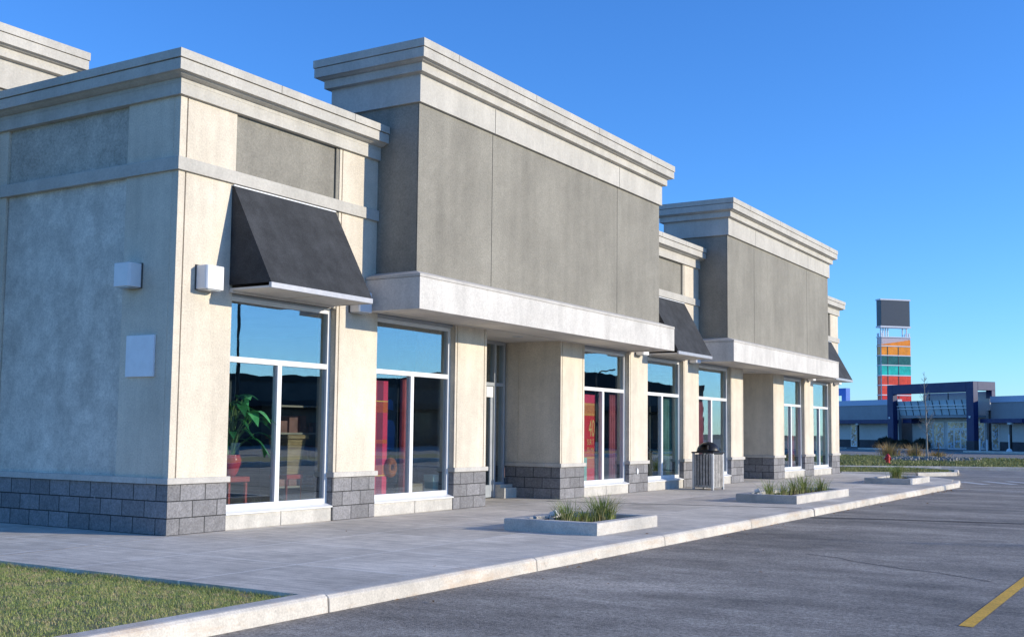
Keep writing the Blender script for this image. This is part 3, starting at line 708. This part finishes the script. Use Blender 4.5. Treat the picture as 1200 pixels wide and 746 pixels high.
curtain(24.9, 25.5, -.30, .3, 2.15, m_cur, 'rose curtain in the window past the second entrance')
curtain(27.9, 28.6, -.30, .3, 2.15, m_curt, 'sea green curtain in the last window')
rk = thing('clothes_rail', 'thin metal clothes rail behind the window left of the litter bin', 'rail', (-.55, 14.5, .02))
MB().tube([(0, -.5, 0), (0, -.5, 1.0), (0, .45, 1.3), (0, .45, 0)], .015, 8).build('tube', m_alug, rk)
MB().box(-.2, .2, -.52, -.48, -.0, .03).box(-.2, .2, .43, .47, 0, .03).build('foot', m_alug, rk)
for nm, xx, yy, rz, lb in (('a', -3.2, 2.0, 0, 'dark display shelf deep inside the corner shop window'), ('b', -2.4, 11.6, .2, 'dark display shelf behind the sale banner'), ('c', -2.6, 5.2, -.1, 'dark display shelf deep behind the plaid banner'), ('d', -2.2, 24.6, 0, 'dark display shelf inside the window past the second entrance'), ('e', -2.4, 17.8, 0, 'dark display shelf inside the window behind the litter bin')):
    sh = thing('display_shelf', lb, 'shelf', (xx, yy, .02), rz, 'display shelves inside the shop')
    MB().box(-.2, .2, -.7, -.66, 0, 1.7).box(-.2, .2, .66, .7, 0, 1.7).box(-.2, -.18, -.66, .66, 0, 1.7).build('case', plain('grey shelf case', (.16, .17, .17), .6), sh)
    for z in (.3, .75, 1.2, 1.66): MB().box(-.18, .2, -.66, .66, z, z+.03).build('shelf_board', plain('pale shelf board', (.38, .36, .33), .6), sh)
    gm = MB()
    for z in (.33, .78, 1.23):
        y = -.6
        while y < .55:
            ww = r2.uniform(.07, .2); gm.box(-.1, .14, y, y+ww, z, z+r2.uniform(.1, .3)); y += ww+r2.uniform(.02, .12)
    gm.build('folded_goods', plain('folded goods', (.30, .16, .15), .8, 0, .6, 3), sh)

# ================================================================== planters
def tuft(mb, cx, cy, z, n, h, spread, r, wd=.012):
    for i in range(n):
        a = r.uniform(0, 2*PI); rr = abs(r.gauss(0, spread))
        blades(mb, cx+rr*math.cos(a), cy+rr*math.sin(a), z, h*r.uniform(.45, 1.05), r.uniform(.15, 1.0), a+r.uniform(-.7, .7), wd*r.uniform(.6, 1.2), 5)
m_og = foliage('ornamental grass blades', (.13, .21, .05), (.34, .40, .13), (.50, .44, .22), 14, .35)
def planter(x0, x1, y0, y1, label, clumps, light):
    h = .157; wt = .16; cx, cy = (x0+x1)/2, (y0+y1)/2
    P = thing('planter', label, 'planter', (cx, cy, 0), 0, 'low concrete planters on the walk')
    a, b = (x1-x0)/2, (y1-y0)/2; rg = MB()
    rg.sweep([(-wt, 0), (0, 0), (0, h-.012), (-.012, h), (-wt+.012, h), (-wt, h-.012)], [(-a, -b), (a, -b), (a, b), (-a, b)], True)
    rg.build('kerb', m_plant, P)
    so = MB(); nx, ny = 14, max(14, int(b*14)); vs = []
    for i in range(nx+1):
        for j in range(ny+1):
            x = -a+wt+(2*a-2*wt)*i/nx; y = -b+wt+(2*b-2*wt)*j/ny
            vs.append((x, y, .095+.03*noise.noise((x*4+cx, y*4+cy, 1))))
    so.add(vs, [(i*(ny+1)+j, (i+1)*(ny+1)+j, (i+1)*(ny+1)+j+1, i*(ny+1)+j+1) for i in range(nx) for j in range(ny)])
    so.build('soil', m_soil, P)
    for (px, py, hh, n, lb) in clumps:
        r = random.Random(int(px*100+py*37)); mb = MB(); tuft(mb, 0, 0, 0, n, hh, .10, r, .014)
        o = mb.build('ornamental_grass', m_og, loc=(px, py, .10)); tag(o, lb, 'grass clump', 'ornamental grasses in the planters')
    if light:
        px, py, lb = light
        L = thing('landscape_light', lb, 'light', (px, py, .10), .5, 'small spot lights in the planters')
        MB().box(-.03, .03, -.03, .03, 0, .05).build('base', m_alug, L)
        c = MB().tube([(0, 0, .05), (.0, -.02, .085), (.07, -.03, .115)], [.03, .042, .045], 12); c.build('lamp_head', m_alu, L)
planter(2.76, 4.15, 3.30, 5.15, 'nearest low concrete planter with two grass clumps by the first entrance',
        [(3.44, 3.82, .37, 130, 'narrower grass clump at the near end of the nearest planter'), (3.62, 4.50, .42, 250, 'widest grass clump at the far end of the nearest planter'), (3.52, 4.14, .20, 110, 'short sparse grass between the two big clumps of the nearest planter')],
        (3.12, 3.95, 'small grey spot light in the nearest planter'))
planter(2.97, 4.17, 11.48, 15.15, 'long low concrete planter in front of the litter bin',
        [(3.5, 12.0, .40, 90, 'first grass clump from the near end of the long planter'), (3.55, 12.65, .30, 60, 'thinnest grass clump in the long planter'), (3.55, 13.3, .42, 110, 'third grass clump along the long planter'), (3.55, 14.0, .50, 110, 'tallest grass clump in the long planter'), (3.75, 14.5, .42, 110, 'grass clump at the far end of the long planter')],
        (3.2, 11.95, 'small pale spot light in the long planter'))
planter(2.80, 4.02, 21.9, 24.4, 'farthest low concrete planter near the end of the walk',
        [(3.45, 22.8, .54, 260, 'dense green grass clump in the farthest planter')], None)

# ================================================================== litter bin
LB = thing('litter_bin', 'square wooden slat litter bin with a black dome lid beside the window', 'litter bin', (.76, 15.62, 0), math.radians(-7))
hw = .25
fr = MB()
for sx in (-1, 1):
    for sy in (-1, 1): fr.box(sx*hw-.025, sx*hw+.025, sy*hw-.025, sy*hw+.025, .0, .86)
fr.box(-hw+.025, hw-.025, -hw-.012, -hw+.012, .06, .11).box(-hw+.025, hw-.025, hw-.012, hw+.012, .06, .11).box(-hw-.012, -hw+.012, -hw+.025, hw-.025, .06, .11).box(hw-.012, hw+.012, -hw+.025, hw-.025, .06, .11)
fr.build('frame', plain('pale steel frame', (.55, .56, .57), .4, .3), LB, bevel=.004)
sl = MB()
for k in range(6):
    c = -hw+.06+(2*hw-.12)*k/5
    for s in (-1, 1):
        sl.box(c-.027, c+.027, s*(hw+.014)-.012, s*(hw+.014)+.012, .075, .825); sl.box(s*(hw+.014)-.012, s*(hw+.014)+.012, c-.027, c+.027, .075, .825)
sl.build('slats', m_wood, LB, bevel=.004)
MB().box(-hw+.03, hw-.03, -hw+.03, hw-.03, .05, .82).build('liner', m_black, LB)
MB().box(-hw-.04, hw+.04, -hw-.04, hw+.04, .85, .885).build('rim', m_black, LB, bevel=.008)
prof = [(.27*math.cos(q*PI/2/8), .885+.235*math.sin(q*PI/2/8)) for q in range(9)]
dm = MB().lathe(prof, 0, 0, 24, skip=lambda q, a: a in (1, 2, 3) and (q in (17, 18, 19) or q in (5, 6, 7)))
do = dm.build('dome_lid', m_black, LB, smooth=True); md = do.modifiers.new('thickness', 'SOLIDIFY'); md.thickness = .01

# ================================================================== middle ground: islands, berm, hydrant, tree
m_bg = foliage('rough verge grass', (.17, .20, .05), (.40, .38, .15), (.09, .11, .05), 2.2, .25)
m_berm = stucco('rough verge ground', (.24, .23, .10), .4, .4, 1.2, 8, 1, .8)
def grass_field(name, poly, zf, n, hmin, hmax, label, wd=.03, seed=1):
    r = random.Random(seed); xs = [p[0] for p in poly]; ys = [p[1] for p in poly]; mb = MB(); c = 0
    def inside(x, y):
        k = False
        for i in range(len(poly)):
            (x1, y1), (x2, y2) = poly[i], poly[i-1]
            if (y1 > y) != (y2 > y) and x < (x2-x1)*(y-y1)/(y2-y1)+x1: k = not k
        return k
    while c < n:
        x, y = r.uniform(min(xs), max(xs)), r.uniform(min(ys), max(ys))
        if not inside(x, y): continue
        c += 1; blades(mb, x, y, zf(x, y), r.uniform(hmin, hmax)*(1+.6*noise.noise((x*.8, y*.8, 5))), r.uniform(.2, .9), r.uniform(0, 2*PI), wd*r.uniform(.6, 1.3), 2)
    o = mb.build(name, m_bg, kind='stuff'); return tag(o, label, 'grass')
isl = [(-12, 31.3), (-.4, 31.3), (1.9, 32.5), (2.9, 34.4), (2.4, 37.4), (.9, 39.1), (-2.4, 38.4), (-12, 33.2)]
MB().prism(isl, -.19, -.02).build('grass_island', m_berm, kind='structure')
grass_field('island_grass', [(-6, 31.5), (-.5, 31.5), (1.8, 32.8), (2.7, 34.4), (2.2, 37.3), (.8, 38.8), (-2.4, 38.2), (-6, 36)], lambda x, y: -.02, 8000, .03, .08, 'short verge grass on the small island past the walk', .03, 5)
kerb_run(isl, .14, .01)
berm = [(-14, 32.0), (-2.55, 39.35), (1.0, 41.85), (4.2, 43.6), (7.3, 46.0), (22, 55), (22, 59.5), (8, 62.5), (1.6, 64.1), (-2.2, 65.0), (-10.2, 67.4), (-26, 72), (-26, 32)]
MB().prism(berm, -.19, -.03).build('verge', m_berm, kind='structure')
grass_field('verge_grass', [(-8, 38), (-2.6, 39.7), (1.0, 42.2), (4.2, 44), (7.3, 46.4), (16, 52), (16, 60.4), (8, 62.2), (1.6, 63.8), (-2.2, 64.6), (-14, 67.8), (-14, 46)], lambda x, y: -.03, 30000, .06, .17, 'rough sunlit grass verge with the hydrant and young tree', .05, 6)
kerb_run([(-14, 31.95), (-2.55, 39.3), (1.0, 41.8), (4.2, 43.55), (7.3, 45.95), (22, 54.9)], .17, .02)
kerb_run([(22, 59.6), (8, 62.6), (1.6, 64.2), (-2.2, 65.1), (-10.2, 67.5), (-26, 72.1)], .17, .02)

H = thing('fire_hydrant', 'short red fire hydrant on the grass verge', 'fire hydrant', (-2.15, 46.0, -.03), .4)
m_hyd = plain('red hydrant paint', (.55, .03, .025), .4)
MB().lathe([(0, 0), (.15, 0), (.15, .04), (.10, .05), (.10, .30), (.125, .31), (.125, .34), (.11, .38), (.07, .44), (.03, .46), (.03, .49), (0, .49)], 0, 0, 20).build('barrel', m_hyd, H, smooth=False)
for a in (0, PI/2, PI): MB().tube([(0, 0, .24), (.16*math.cos(a), .16*math.sin(a), .24)], [.05, .055], 12).build('outlet_cap', m_hyd, H)

def sapling(loc, h, label='bare slender young tree held by two dark stakes on the verge'):
    T = thing('sapling_tree', label, 'tree', loc)
    r = random.Random(21); pts = [(0, 0, 0)]; rad = [.055]
    for i in range(1, 9): pts.append((pts[-1][0]+r.uniform(-.03, .03)-.01, pts[-1][1]+r.uniform(-.03, .03), h*i/8)); rad.append(.055*(1-i/8)+.008)
    m_bark = stucco('pale young bark', (.42, .36, .30), .2, .3, 6, 40)
    tr = MB().tube(pts, rad, 8); tr.build('trunk', m_bark, T)
    br = MB()
    for i in range(34):
        t = r.uniform(.25, .96); z = h*t; k = min(7, int(t*8)); f = t*8-k
        b0 = Vector(pts[k]).lerp(Vector(pts[k+1]), f); a = r.uniform(0, 2*PI); L = (1-t)*1.15+.18
        e = b0+Vector((math.cos(a)*L*.55, math.sin(a)*L*.55, L*.7)); mdp = b0.lerp(e, .5)+Vector((math.cos(a), math.sin(a), -.2))*L*.08
        br.tube([b0, mdp, e], [.014, .009, .003], 5)
        for q in range(4):
            s0 = b0.lerp(e, r.uniform(.3, .95)); aa = a+r.uniform(-1.2, 1.2); l2 = L*r.uniform(.15, .4)
            br.tube([s0, s0+Vector((math.cos(aa)*l2*.6, math.sin(aa)*l2*.6, l2*.6))], [.006, .002], 4)
    br.build('branches', m_bark, T); return T
sapling((-3.09, 59.9, -.03), 5.15)
for dx, dy, lb in ((-.55, -.33, 'dark support stake left of the bare young tree'), (.55, .33, 'dark support stake right of the bare young tree')):
    o = MB().tube([(0, 0, 0), (0, 0, .95)], .03, 8).build('tree_stake', m_black, loc=(-3.09+dx, 59.9+dy, -.03)); tag(o, lb, 'stake', 'stakes of the young tree')
# rock mulch round the tree
rk = MB(); r3 = random.Random(4); m_rock = stucco('pale landscape rock', (.30, .29, .27), .3, .3, 3, 12)
for i in range(230):
    a = r3.uniform(0, 2*PI); rr = math.sqrt(r3.random()); x = -2.2+rr*math.cos(a)*2.6; y = 56.2+rr*math.sin(a)*3.2; s = r3.uniform(.07, .20)
    vs = []
    for q in range(6): vs.append((x+s*math.cos(q*PI/3)*r3.uniform(.7, 1.1), y+s*math.sin(q*PI/3)*r3.uniform(.7, 1.1), -.04))
    for q in range(6): vs.append((x+s*.6*math.cos(q*PI/3+.3)*r3.uniform(.7, 1.1), y+s*.6*math.sin(q*PI/3+.3)*r3.uniform(.7, 1.1), -.03+s*r3.uniform(.5, .9)+.12*(1-rr)))
    rk.add(vs, [(0, 1, 7, 6), (1, 2, 8, 7), (2, 3, 9, 8), (3, 4, 10, 9), (4, 5, 11, 10), (5, 0, 6, 11), (6, 7, 8, 9, 10, 11)])
o = rk.build('rock_mulch', m_rock, kind='stuff'); tag(o, 'pale rock mulch piled round the young tree', 'rocks')
m_gold2 = foliage('golden grass plumes', (.40, .26, .10), (.55, .40, .20), (.22, .20, .06), 3, .3)
for x, y, h, lb in ((-7.4, 69.0, 1.15, 'golden ornamental grass clump on the left, beyond the hydrant'), (-6.0, 70.0, 1.05, 'golden ornamental grass clump on the right, beyond the hydrant'), (-3.9, 66.8, .6, 'small golden grass clump behind the young tree')):
    mb = MB(); r = random.Random(int(h*100)); tuft(mb, 0, 0, 0, 420, h, .42, r, .035)
    o = mb.build('golden_grass', m_gold2, loc=(x, y, ZR)); tag(o, lb, 'grass clump', 'golden grasses beyond the verge')

# ================================================================== far store
ax = math.atan2(-.585, .811)
Cx, Cy = 10.716, -9.494
dep, lat = 110.0, 541/1313.1*110
OX, OY = Cx+Rh.x*lat+Fh.x*dep, Cy+Rh.y*lat+Fh.y*dep
ST = thing('big_box_store', 'low far store with a navy portal entrance and grey wings', 'building', (OX, OY, -.05), ax)
m_navy = plain('navy cladding', (.012, .026, .11), .45, 0, .12, 1)
m_wingg = stucco('grey store wall panel', (.36, .37, .38), .08, .1, .5, 6, bs=.1)
m_wingl = stucco('pale store wall', (.62, .60, .56), .08, .1, .5, 6, bs=.1)
m_wingb = stucco('dark store base block', (.09, .09, .10), .15, .2, .8, 8)
m_pw = plain('pale parapet metal', (.45, .55, .70), .5)
m_fgl = plain('pale canopy glazing', (.50, .62, .66), .15, 0, .1, 1, .6)
def pane_mat():
    m, t, b, n, l = nodes('shop glass with painted reflections and displays'); co = coord(t)
    vo = t.nodes.new('ShaderNodeTexVoronoi'); vo.inputs['Scale'].default_value = 2.2; vo.distance = 'CHEBYCHEV'; l.new(co, vo.inputs['Vector'])
    f = ramp(t, noise_(t, co, 1.8, 4, .6), .35, .65)
    col = mix(t, (.10, .12, .15, 1), (.90, .62, .32, 1), f); col = mix(t, col, (.55, .66, .75, 1), ramp(t, noise_(t, co, 4, 2), .5, .6))  # displays and warm reflections painted together as mottled tones
    l.new(col, b.inputs['Base Color']); b.inputs['Roughness'].default_value = .12; return m
m_fpane = pane_mat()
pm = MB(); pm.box(-12.2, -11.3, 0, .62, 0, 6.80); pm.box(-.95, 0, 0, .62, 0, 6.80); pm.box(-11.3, -.95, 0, .62, 5.80, 6.80)
pm.box(-.75, 0.0, .62, 2.9, 5.95, 6.80); pm.box(-.75, 0, 2.4, 2.9, 5.2, 5.95); pm.box(-12.2, -11.5, .62, 2.9, 5.95, 6.8)
PT = pm.build('portal', m_navy, ST, bevel=.02)
MB().box(-12.24, -11.26, -.04, .66, 0, .95).build('portal_base', m_wingb, PT)
MB().box(-.99, .04, -.04, .66, 0, .95).build('portal_base', m_wingb, PT)
MB().box(-11.95, -11.75, -.06, -.005, 3.2, 3.4).build('portal_lamp', m_alu, PT)
MB().box(-.6, -.4, -.06, -.005, 3.2, 3.4).build('portal_lamp', m_alu, PT)
ew = MB(); ew.box(-9.9, -.75, 2.9, 3.2, 4.0, 5.9); ew.build('entrance_upper_wall', m_wingl, ST)
jj = MB()
for x in (-9.0, -6.3, -3.5): jj.box(x-.04, x+.04, 2.86, 2.898, 4.0, 5.9)
jj.build('panel_joint', m_wingb, ST)
MB().box(-11.3, -.95, 2.6, 2.9, 0, 4.0).build('entrance_wall', m_wingl, ST)
cg = MB(); cg.yz([(0, 0)]*1 and [(0, 3.0), (.06, 3.0), (.06, 4.0), (0, 4.0)], 0, 1)
cg = MB(); cg.add([(-11.25, .9, 3.55), (-1.0, .9, 3.55), (-1.0, .5, 5.05), (-11.25, .5, 5.05), (-11.25, .98, 3.55), (-1.0, .98, 3.55), (-1.0, .58, 5.05), (-11.25, .58, 5.05)],
                  [(0, 1, 2, 3), (7, 6, 5, 4), (0, 4, 5, 1), (1, 5, 6, 2), (2, 6, 7, 3), (3, 7, 4, 0)])
CG = cg.build('glass_canopy', m_fgl, ST)
mu = MB()
for q in range(11):
    x = -11.2+q*1.02; mu.tube([(x, .86, 3.55), (x, .46, 5.05)], .03, 6)
mu.build('canopy_mullion', m_wingb, CG)
MB().box(-11.4, -.97, .55, .61, 4.18, 4.26).box(-11.4, -.97, .5, .56, 4.50, 4.58).build('canopy_rail', m_alu, CG)
MB().box(-11.3, -.96, .95, 2.6, 3.28, 3.5).build('canopy_soffit', m_wingg, ST)
MB().box(-11.2, -9.9, 1.2, 2.6, 2.75, 3.2).build('dark_canopy', m_navy, ST)
# storefront
for x0, x1, nm in ((-9.3, -8.2, 'window'), (-8.1, -6.6, 'window'), (-2.2, -1.1, 'window')):
    wf = MB().box(x0, x1, 2.52, 2.598, .1, 2.85).build(nm, m_alu, ST); MB().box(x0+.08, x1-.08, 2.50, 2.518, .25, 2.78).build('pane', m_fpane, wf)
tf = MB().box(-6.1, -2.5, 2.52, 2.598, 2.15, 2.9).build('transom', m_alu, ST); MB().box(-6.0, -2.6, 2.50, 2.518, 2.25, 2.82).build('pane', m_fpane, tf)
for q in range(4):
    x0 = -6.1+q*.9; d = MB().box(x0+.01, x0+.89, 2.50, 2.59, .03, 2.13).build('door', m_alu, ST); MB().box(x0+.1, x0+.8, 2.48, 2.498, .2, 2.03).build('pane', m_fpane, d)
# wings
def wing(x0, x1, y0, dark0, dark1):
    MB().box(x0, x1, y0, y0+.4, .9, 4.75).build('wing_wall', m_wingg, ST)
    MB().box(x0, x1, y0-.10, y0+.5, 4.752, 5.35).build('parapet', m_pw, ST)
    MB().box(x0, x1, y0-.03, y0+.4, 0, .898).build('wall_base', m_wingb, ST)
    MB().box(x0+.01, x1-.01, y0-.012, y0-.001, .9, 2.75).build('lower_wall', m_wingl, ST)
    MB().box(dark0, dark1, y0-1.5, y0-.013, 2.72, 3.12).build('wing_canopy', m_navy, ST)
wing(-34, -12.25, 1.6, -34, -12.3); wing(.05, 22, 2.2, .1, 5.2)
MB().box(5.3, 22, 1.4, 2.18, 2.75, 3.4).build('wing_canopy', m_pw, ST)
wf = MB().box(.2, 1.1, 2.10, 2.19, .1, 2.65).build('window', m_alu, ST); MB().box(.3, 1.0, 2.08, 2.098, .25, 2.55).build('pane', m_fpane, wf)
wf = MB().box(-20.0, -18.9, 1.5, 1.58, .1, 2.65).build('window', m_alu, ST); MB().box(-19.9, -19.0, 1.48, 1.498, .25, 2.55).build('pane', m_fpane, wf)
MB().box(-34, -.2, 3.3, 20, 0, 4.7).box(-.1, 22, 3.3, 20, 0, 4.7).build('store_body', m_wingg, ST)
# second, smaller blue portal of the left wing
MB().box(-29.0, -23.2, 3.5, 4.1, 6.1, 6.95).box(-24.0, -23.2, 3.5, 4.1, 5.36, 6.1).build('rear_portal', plain('sunlit blue cladding', (.06, .19, .62), .5), ST)  # sunlit brightness put into the blue base colour
# store walk and lot kerb
def loc2(x, y):
    c, s = math.cos(ax), math.sin(ax); return (OX+x*c-y*s, OY+x*s+y*c)
MB().prism([loc2(-36, -3.2), loc2(24, -3.2), loc2(24, 3), loc2(-36, 3)], -.19, -.0).build('store_sidewalk', concrete('store walk concrete', (.20, .20, .205), None, .2, False), kind='structure')
for i, (x, lb) in enumerate(((-17.3, 'dark canopy post under the left wing of the far store'), (3.8, 'dark canopy post under the right wing of the far store'))):
    p = loc2(x, .3 if x < 0 else .75); o = thing('canopy_post', lb, 'post', (*p, 0), ax, 'posts of the far store canopies')
    MB().box(-.09, .09, -.09, .09, 0, 2.72).build('shaft', m_black, o); MB().box(-.2, .2, -.2, .2, 2.5, 2.70).build('capital', m_wingl, o)
m_bol = plain('white bollard paint', (.75, .75, .74), .5)
for x, lb in ((1.6, 'white bollard nearest the navy portal'), (2.5, 'middle white bollard by the right wing'), (7.3, 'white bollard right of the canopy post')):
    p = loc2(x, -.9); o = MB().lathe([(.0, 0), (.09, 0), (.09, 1.0), (.06, 1.06), (0, 1.08)], 0, 0, 12).build('bollard', m_bol, loc=(*p, 0)); tag(o, lb, 'bollard', 'bollards in front of the far store')
p = loc2(7.9, -3.8); o = thing('stand_sign', 'small white stand on a wide base right of the bollards', 'stand', (*p, ZR), ax)
MB().lathe([(0, 0), (.35, 0), (.2, .35), (.08, .42), (0, .42)], 0, 0, 12).build('base', m_bol, o); MB().tube([(0, 0, .42), (0, 0, 1.7)], .05, 8).build('pole', m_bol, o)
p = loc2(-12.9, -.4); o = thing('store_bin', 'small dark bin beside the left leg of the navy portal', 'litter bin', (*p, 0), ax)
MB().lathe([(0, 0), (.24, 0), (.26, .9), (0, .9)], 0, 0, 14).build('body', m_black, o); MB().lathe([(.27, .9), (.27, .95), (.15, 1.08), (0, 1.1)], 0, 0, 14).build('lid', m_black, o)
# dark shrubs before the far entrance
m_shr = foliage('dark autumn shrub', (.035, .04, .025), (.09, .08, .05), (.14, .10, .07), 2, .15)
for x, y, rx, h, lb in ((-9.6, -2.4, 1.9, 1.25, 'dark leafy shrub mound on the left before the far entrance'), (-6.9, -2.6, 1.2, 1.0, 'small dark shrub between the two larger ones'), (-4.4, -2.6, 1.6, 1.15, 'dark leafy shrub mound on the right before the far entrance')):
    p = loc2(x, y); o = thing('shrub', lb, 'shrub', (*p, 0), ax, 'shrubs before the far store'); r = random.Random(int(rx*77)); mb = MB(); sm = MB()
    for i in range(1500):
        a = r.uniform(0, 2*PI); b = r.uniform(0, PI/2); q = r.uniform(.55, 1.0)*(1+.25*noise.noise((a*1.5, b*2, rx)))
        blades(mb, rx*q*math.cos(a)*math.cos(b), .9*q*math.sin(a)*math.cos(b), h*q*math.sin(b)*.85, r.uniform(.15, .38), r.uniform(.2, .8), a, .07, 2)
    mb.build('foliage', m_shr, o)
    for i in range(9):
        a = r.uniform(0, 2*PI); sm.tube([(0.2*math.cos(a), .1*math.sin(a), 0), (rx*.6*math.cos(a), .5*math.sin(a), h*.7)], [.03, .01], 5)
    sm.build('stem', m_black, o)
# kerbed islands in front of the store
for (x0, x1, y0, y1) in ((-36, -13.5, -5.3, -4.4), (-11.5, -2.4, -4.6, -3.5), (4.2, 24, -5.6, -4.5)):
    MB().prism([loc2(x0, y0), loc2(x1, y0), loc2(x1, y1), loc2(x0, y1)], -.19, .04).build('kerb', m_kerb, kind='structure', bevel=.03)

# ================================================================== pylon sign
PY = thing('pylon_sign', 'tall pylon sign with a dark panel above bands of coloured glass', 'pylon sign', (-23.95, 144.3, -.05), math.radians(45))
W2 = 2.16
m_scr = bands('dark ribbed panel', 0, [(99, (.045, .06, .085))], .4, .25)
fr = MB()
for sx in (-W2+.1, W2-.1):
    for sy in (-.4, .4): fr.box(sx-.1, sx+.1, sy-.1, sy+.1, 0, 15.0)
for z in (2.0, 4.1, 5.4, 6.75, 8.05, 9.35, 10.7, 12.0, 13.25, 14.45): fr.box(-W2-.06, W2+.06, -.62, .62, z-.065, z+.065)
FRM = fr.build('frame', plain('white steel', (.72, .74, .78), .4), PY)
sp = MB()
for x in (-1.9, -1.55, -1.2, -.85, 1.35, 1.95): sp.tube([(x, 0, 14.5), (x, 0, 15.9)], .09, 10)
sp.build('column', plain('white steel tube', (.75, .77, .80), .4), PY)
MB().box(-W2, W2, -.55, .55, 15.95, 19.35).build('display_panel', m_scr, PY, bevel=.03)
MB().box(-W2-.1, W2+.1, -.6, .6, 15.72, 15.94).box(-W2-.1, W2+.1, -.6, .6, 19.36, 19.55).build('panel_rim', plain('white steel rim', (.72, .74, .78), .4), PY)
GC = [(.75, .03, .03), (.75, .03, .03), (.80, .04, .03), (.88, .07, .03), (.90, .08, .03), (.02, .55, .45), (.02, .14, .13), (.95, .31, .01), (.95, .28, .01)]
ZZ = [2.0, 4.1, 5.4, 6.75, 8.05, 9.35, 10.7, 12.0, 13.25, 14.45]
for i, c in enumerate(GC):
    g = plain('coloured sign glass', c, .25, 0, .25, 1.2, .5)
    z0, z1 = ZZ[i]+.067, ZZ[i+1]-.067
    if i == 8:
        MB().add([(-W2, -.56, z0), (W2, -.56, z0), (W2, -.56, z1-.25), (-W2, -.56, z0+.15), (-W2, .56, z0), (W2, .56, z0), (W2, .56, z1-.25), (-W2, .56, z0+.15)], [(0, 1, 2, 3), (7, 6, 5, 4), (0, 4, 5, 1), (1, 5, 6, 2), (2, 6, 7, 3), (3, 7, 4, 0)]).build('glass_band', g, PY)
        MB().add([(-W2, -.5, z0+.17), (W2, -.5, z1-.23), (W2, -.5, z1), (-W2, -.5, z1), (-W2, .5, z0+.17), (W2, .5, z1-.23), (W2, .5, z1), (-W2, .5, z1)], [(0, 1, 2, 3), (7, 6, 5, 4), (0, 4, 5, 1), (1, 5, 6, 2), (2, 6, 7, 3), (3, 7, 4, 0)]).build('glass_band', plain('pale pink sign glass', (.62, .50, .52), .3), PY)
    else:
        MB().box(-W2, W2, -.56, .56, z0, z1).build('glass_band', g, PY)
bars = MB()
for x in (-1.25, .35): bars.box(x-.03, x+.03, -.60, -.561, 2.0, 13.3)
bars.build('glazing_bar', plain('dark glazing bar', (.10, .10, .11), .5), PY)

# ================================================================== across the lot (seen as reflections in the shop glass)
m_lotw = stucco('dull lot store wall', (.13, .125, .115), .3, .2, .3, 3)
m_lotd = stucco('dark lot store trim', (.055, .055, .055), .3, .2, .3, 3)
def lot_store(x, y, rz, L, h, label, arc=False):
    o = thing('lot_store', label, 'building', (x, y, -.1), rz)
    MB().box(-L/2, L/2, 0, 14, 0, h).build('wall', m_lotw, o)
    MB().box(-L/2-.1, L/2+.1, -.15, 14.1, h, h+.5).build('parapet', m_lotd, o)
    MB().box(-L/2, L/2, -.04, -.005, 0, .9).build('wall_base', m_lotd, o)
    n = int(L/6)
    for q in range(n):
        x0 = -L/2+1.2+q*6; wf = MB().box(x0, x0+3.6, -.06, -.001, .5, 3.2).build('window', m_lotw, o); MB().box(x0+.1, x0+3.5, -.075, -.062, .6, 3.1).build('pane', plain('dark far glass', (.03, .04, .05), .1), wf)
    MB().box(-L/2+1, L/2-1, -2.2, -.08, 3.4, 3.9).build('canopy', m_lotd, o)
    if arc:
        pts = [(-14+28*q/14, h+.5+1.6*math.sin(PI*q/14)) for q in range(15)]
        a = MB(); n2 = len(pts); a.add([(u, .5, v) for u, v in pts]+[(u, 10, v) for u, v in pts], [tuple(range(n2))[::-1], tuple(range(n2, 2*n2))]+[(i, i+1, n2+i+1, n2+i) for i in range(n2-1)]); a.build('arched_roof', m_lotd, o)
    return o
lot_store(60, 62, math.radians(-43), 26, 5.6, 'low store across the lot mirrored in the corner window')
lot_store(43, 80, math.radians(-30), 34, 5.4, 'arched roof store across the lot mirrored in the shop glass', True)
def lamp_post(x, y, h, label, arm=1.6):
    o = thing('lamp_post', label, 'lamp post', (x, y, ZR), math.radians(200), 'lamp posts of the lot')
    MB().lathe([(0, 0), (.3, 0), (.3, .7), (0, .7)], 0, 0, 14).build('footing', m_kerb, o)
    MB().tube([(0, 0, .7), (0, 0, h-.6), (.1, 0, h-.2), (.5, 0, h), (arm, 0, h+.05)], [.12, .09, .08, .06, .05], 10).build('pole', m_black, o)
    MB().box(arm-.1, arm+.55, -.16, .16, h-.02, h+.12).build('lamp_head', m_black, o, bevel=.03)
MB().prism([(20, -10), (25.5, -10), (25.5, 95), (20, 95)], -.19, .02).build('lot_island', m_berm, kind='structure')
kerb_run([(20.0, 95), (20.0, -10)], .16, .05)
for q, (x, y, h, lb) in enumerate(((22.5, 12.9, 4.4, 'bare young tree added on the lot island, mirrored near the corner window'), (23, 30.5, 4.2, 'bare young tree on the lot island, mirrored past the plaid banner'), (22.6, 52, 4.6, 'bare young tree on the lot island, mirrored in the far windows'))): sapling((x, y, .02), h, lb)  # first tree is unseen, added for its shadow streak across the lot
lamp_post(34.1, 35.1, 9.4, 'dark lamp post mirrored in the corner shop window')
lamp_post(32.5, 75.2, 6.6, 'curved arm lamp post mirrored past the first entrance')
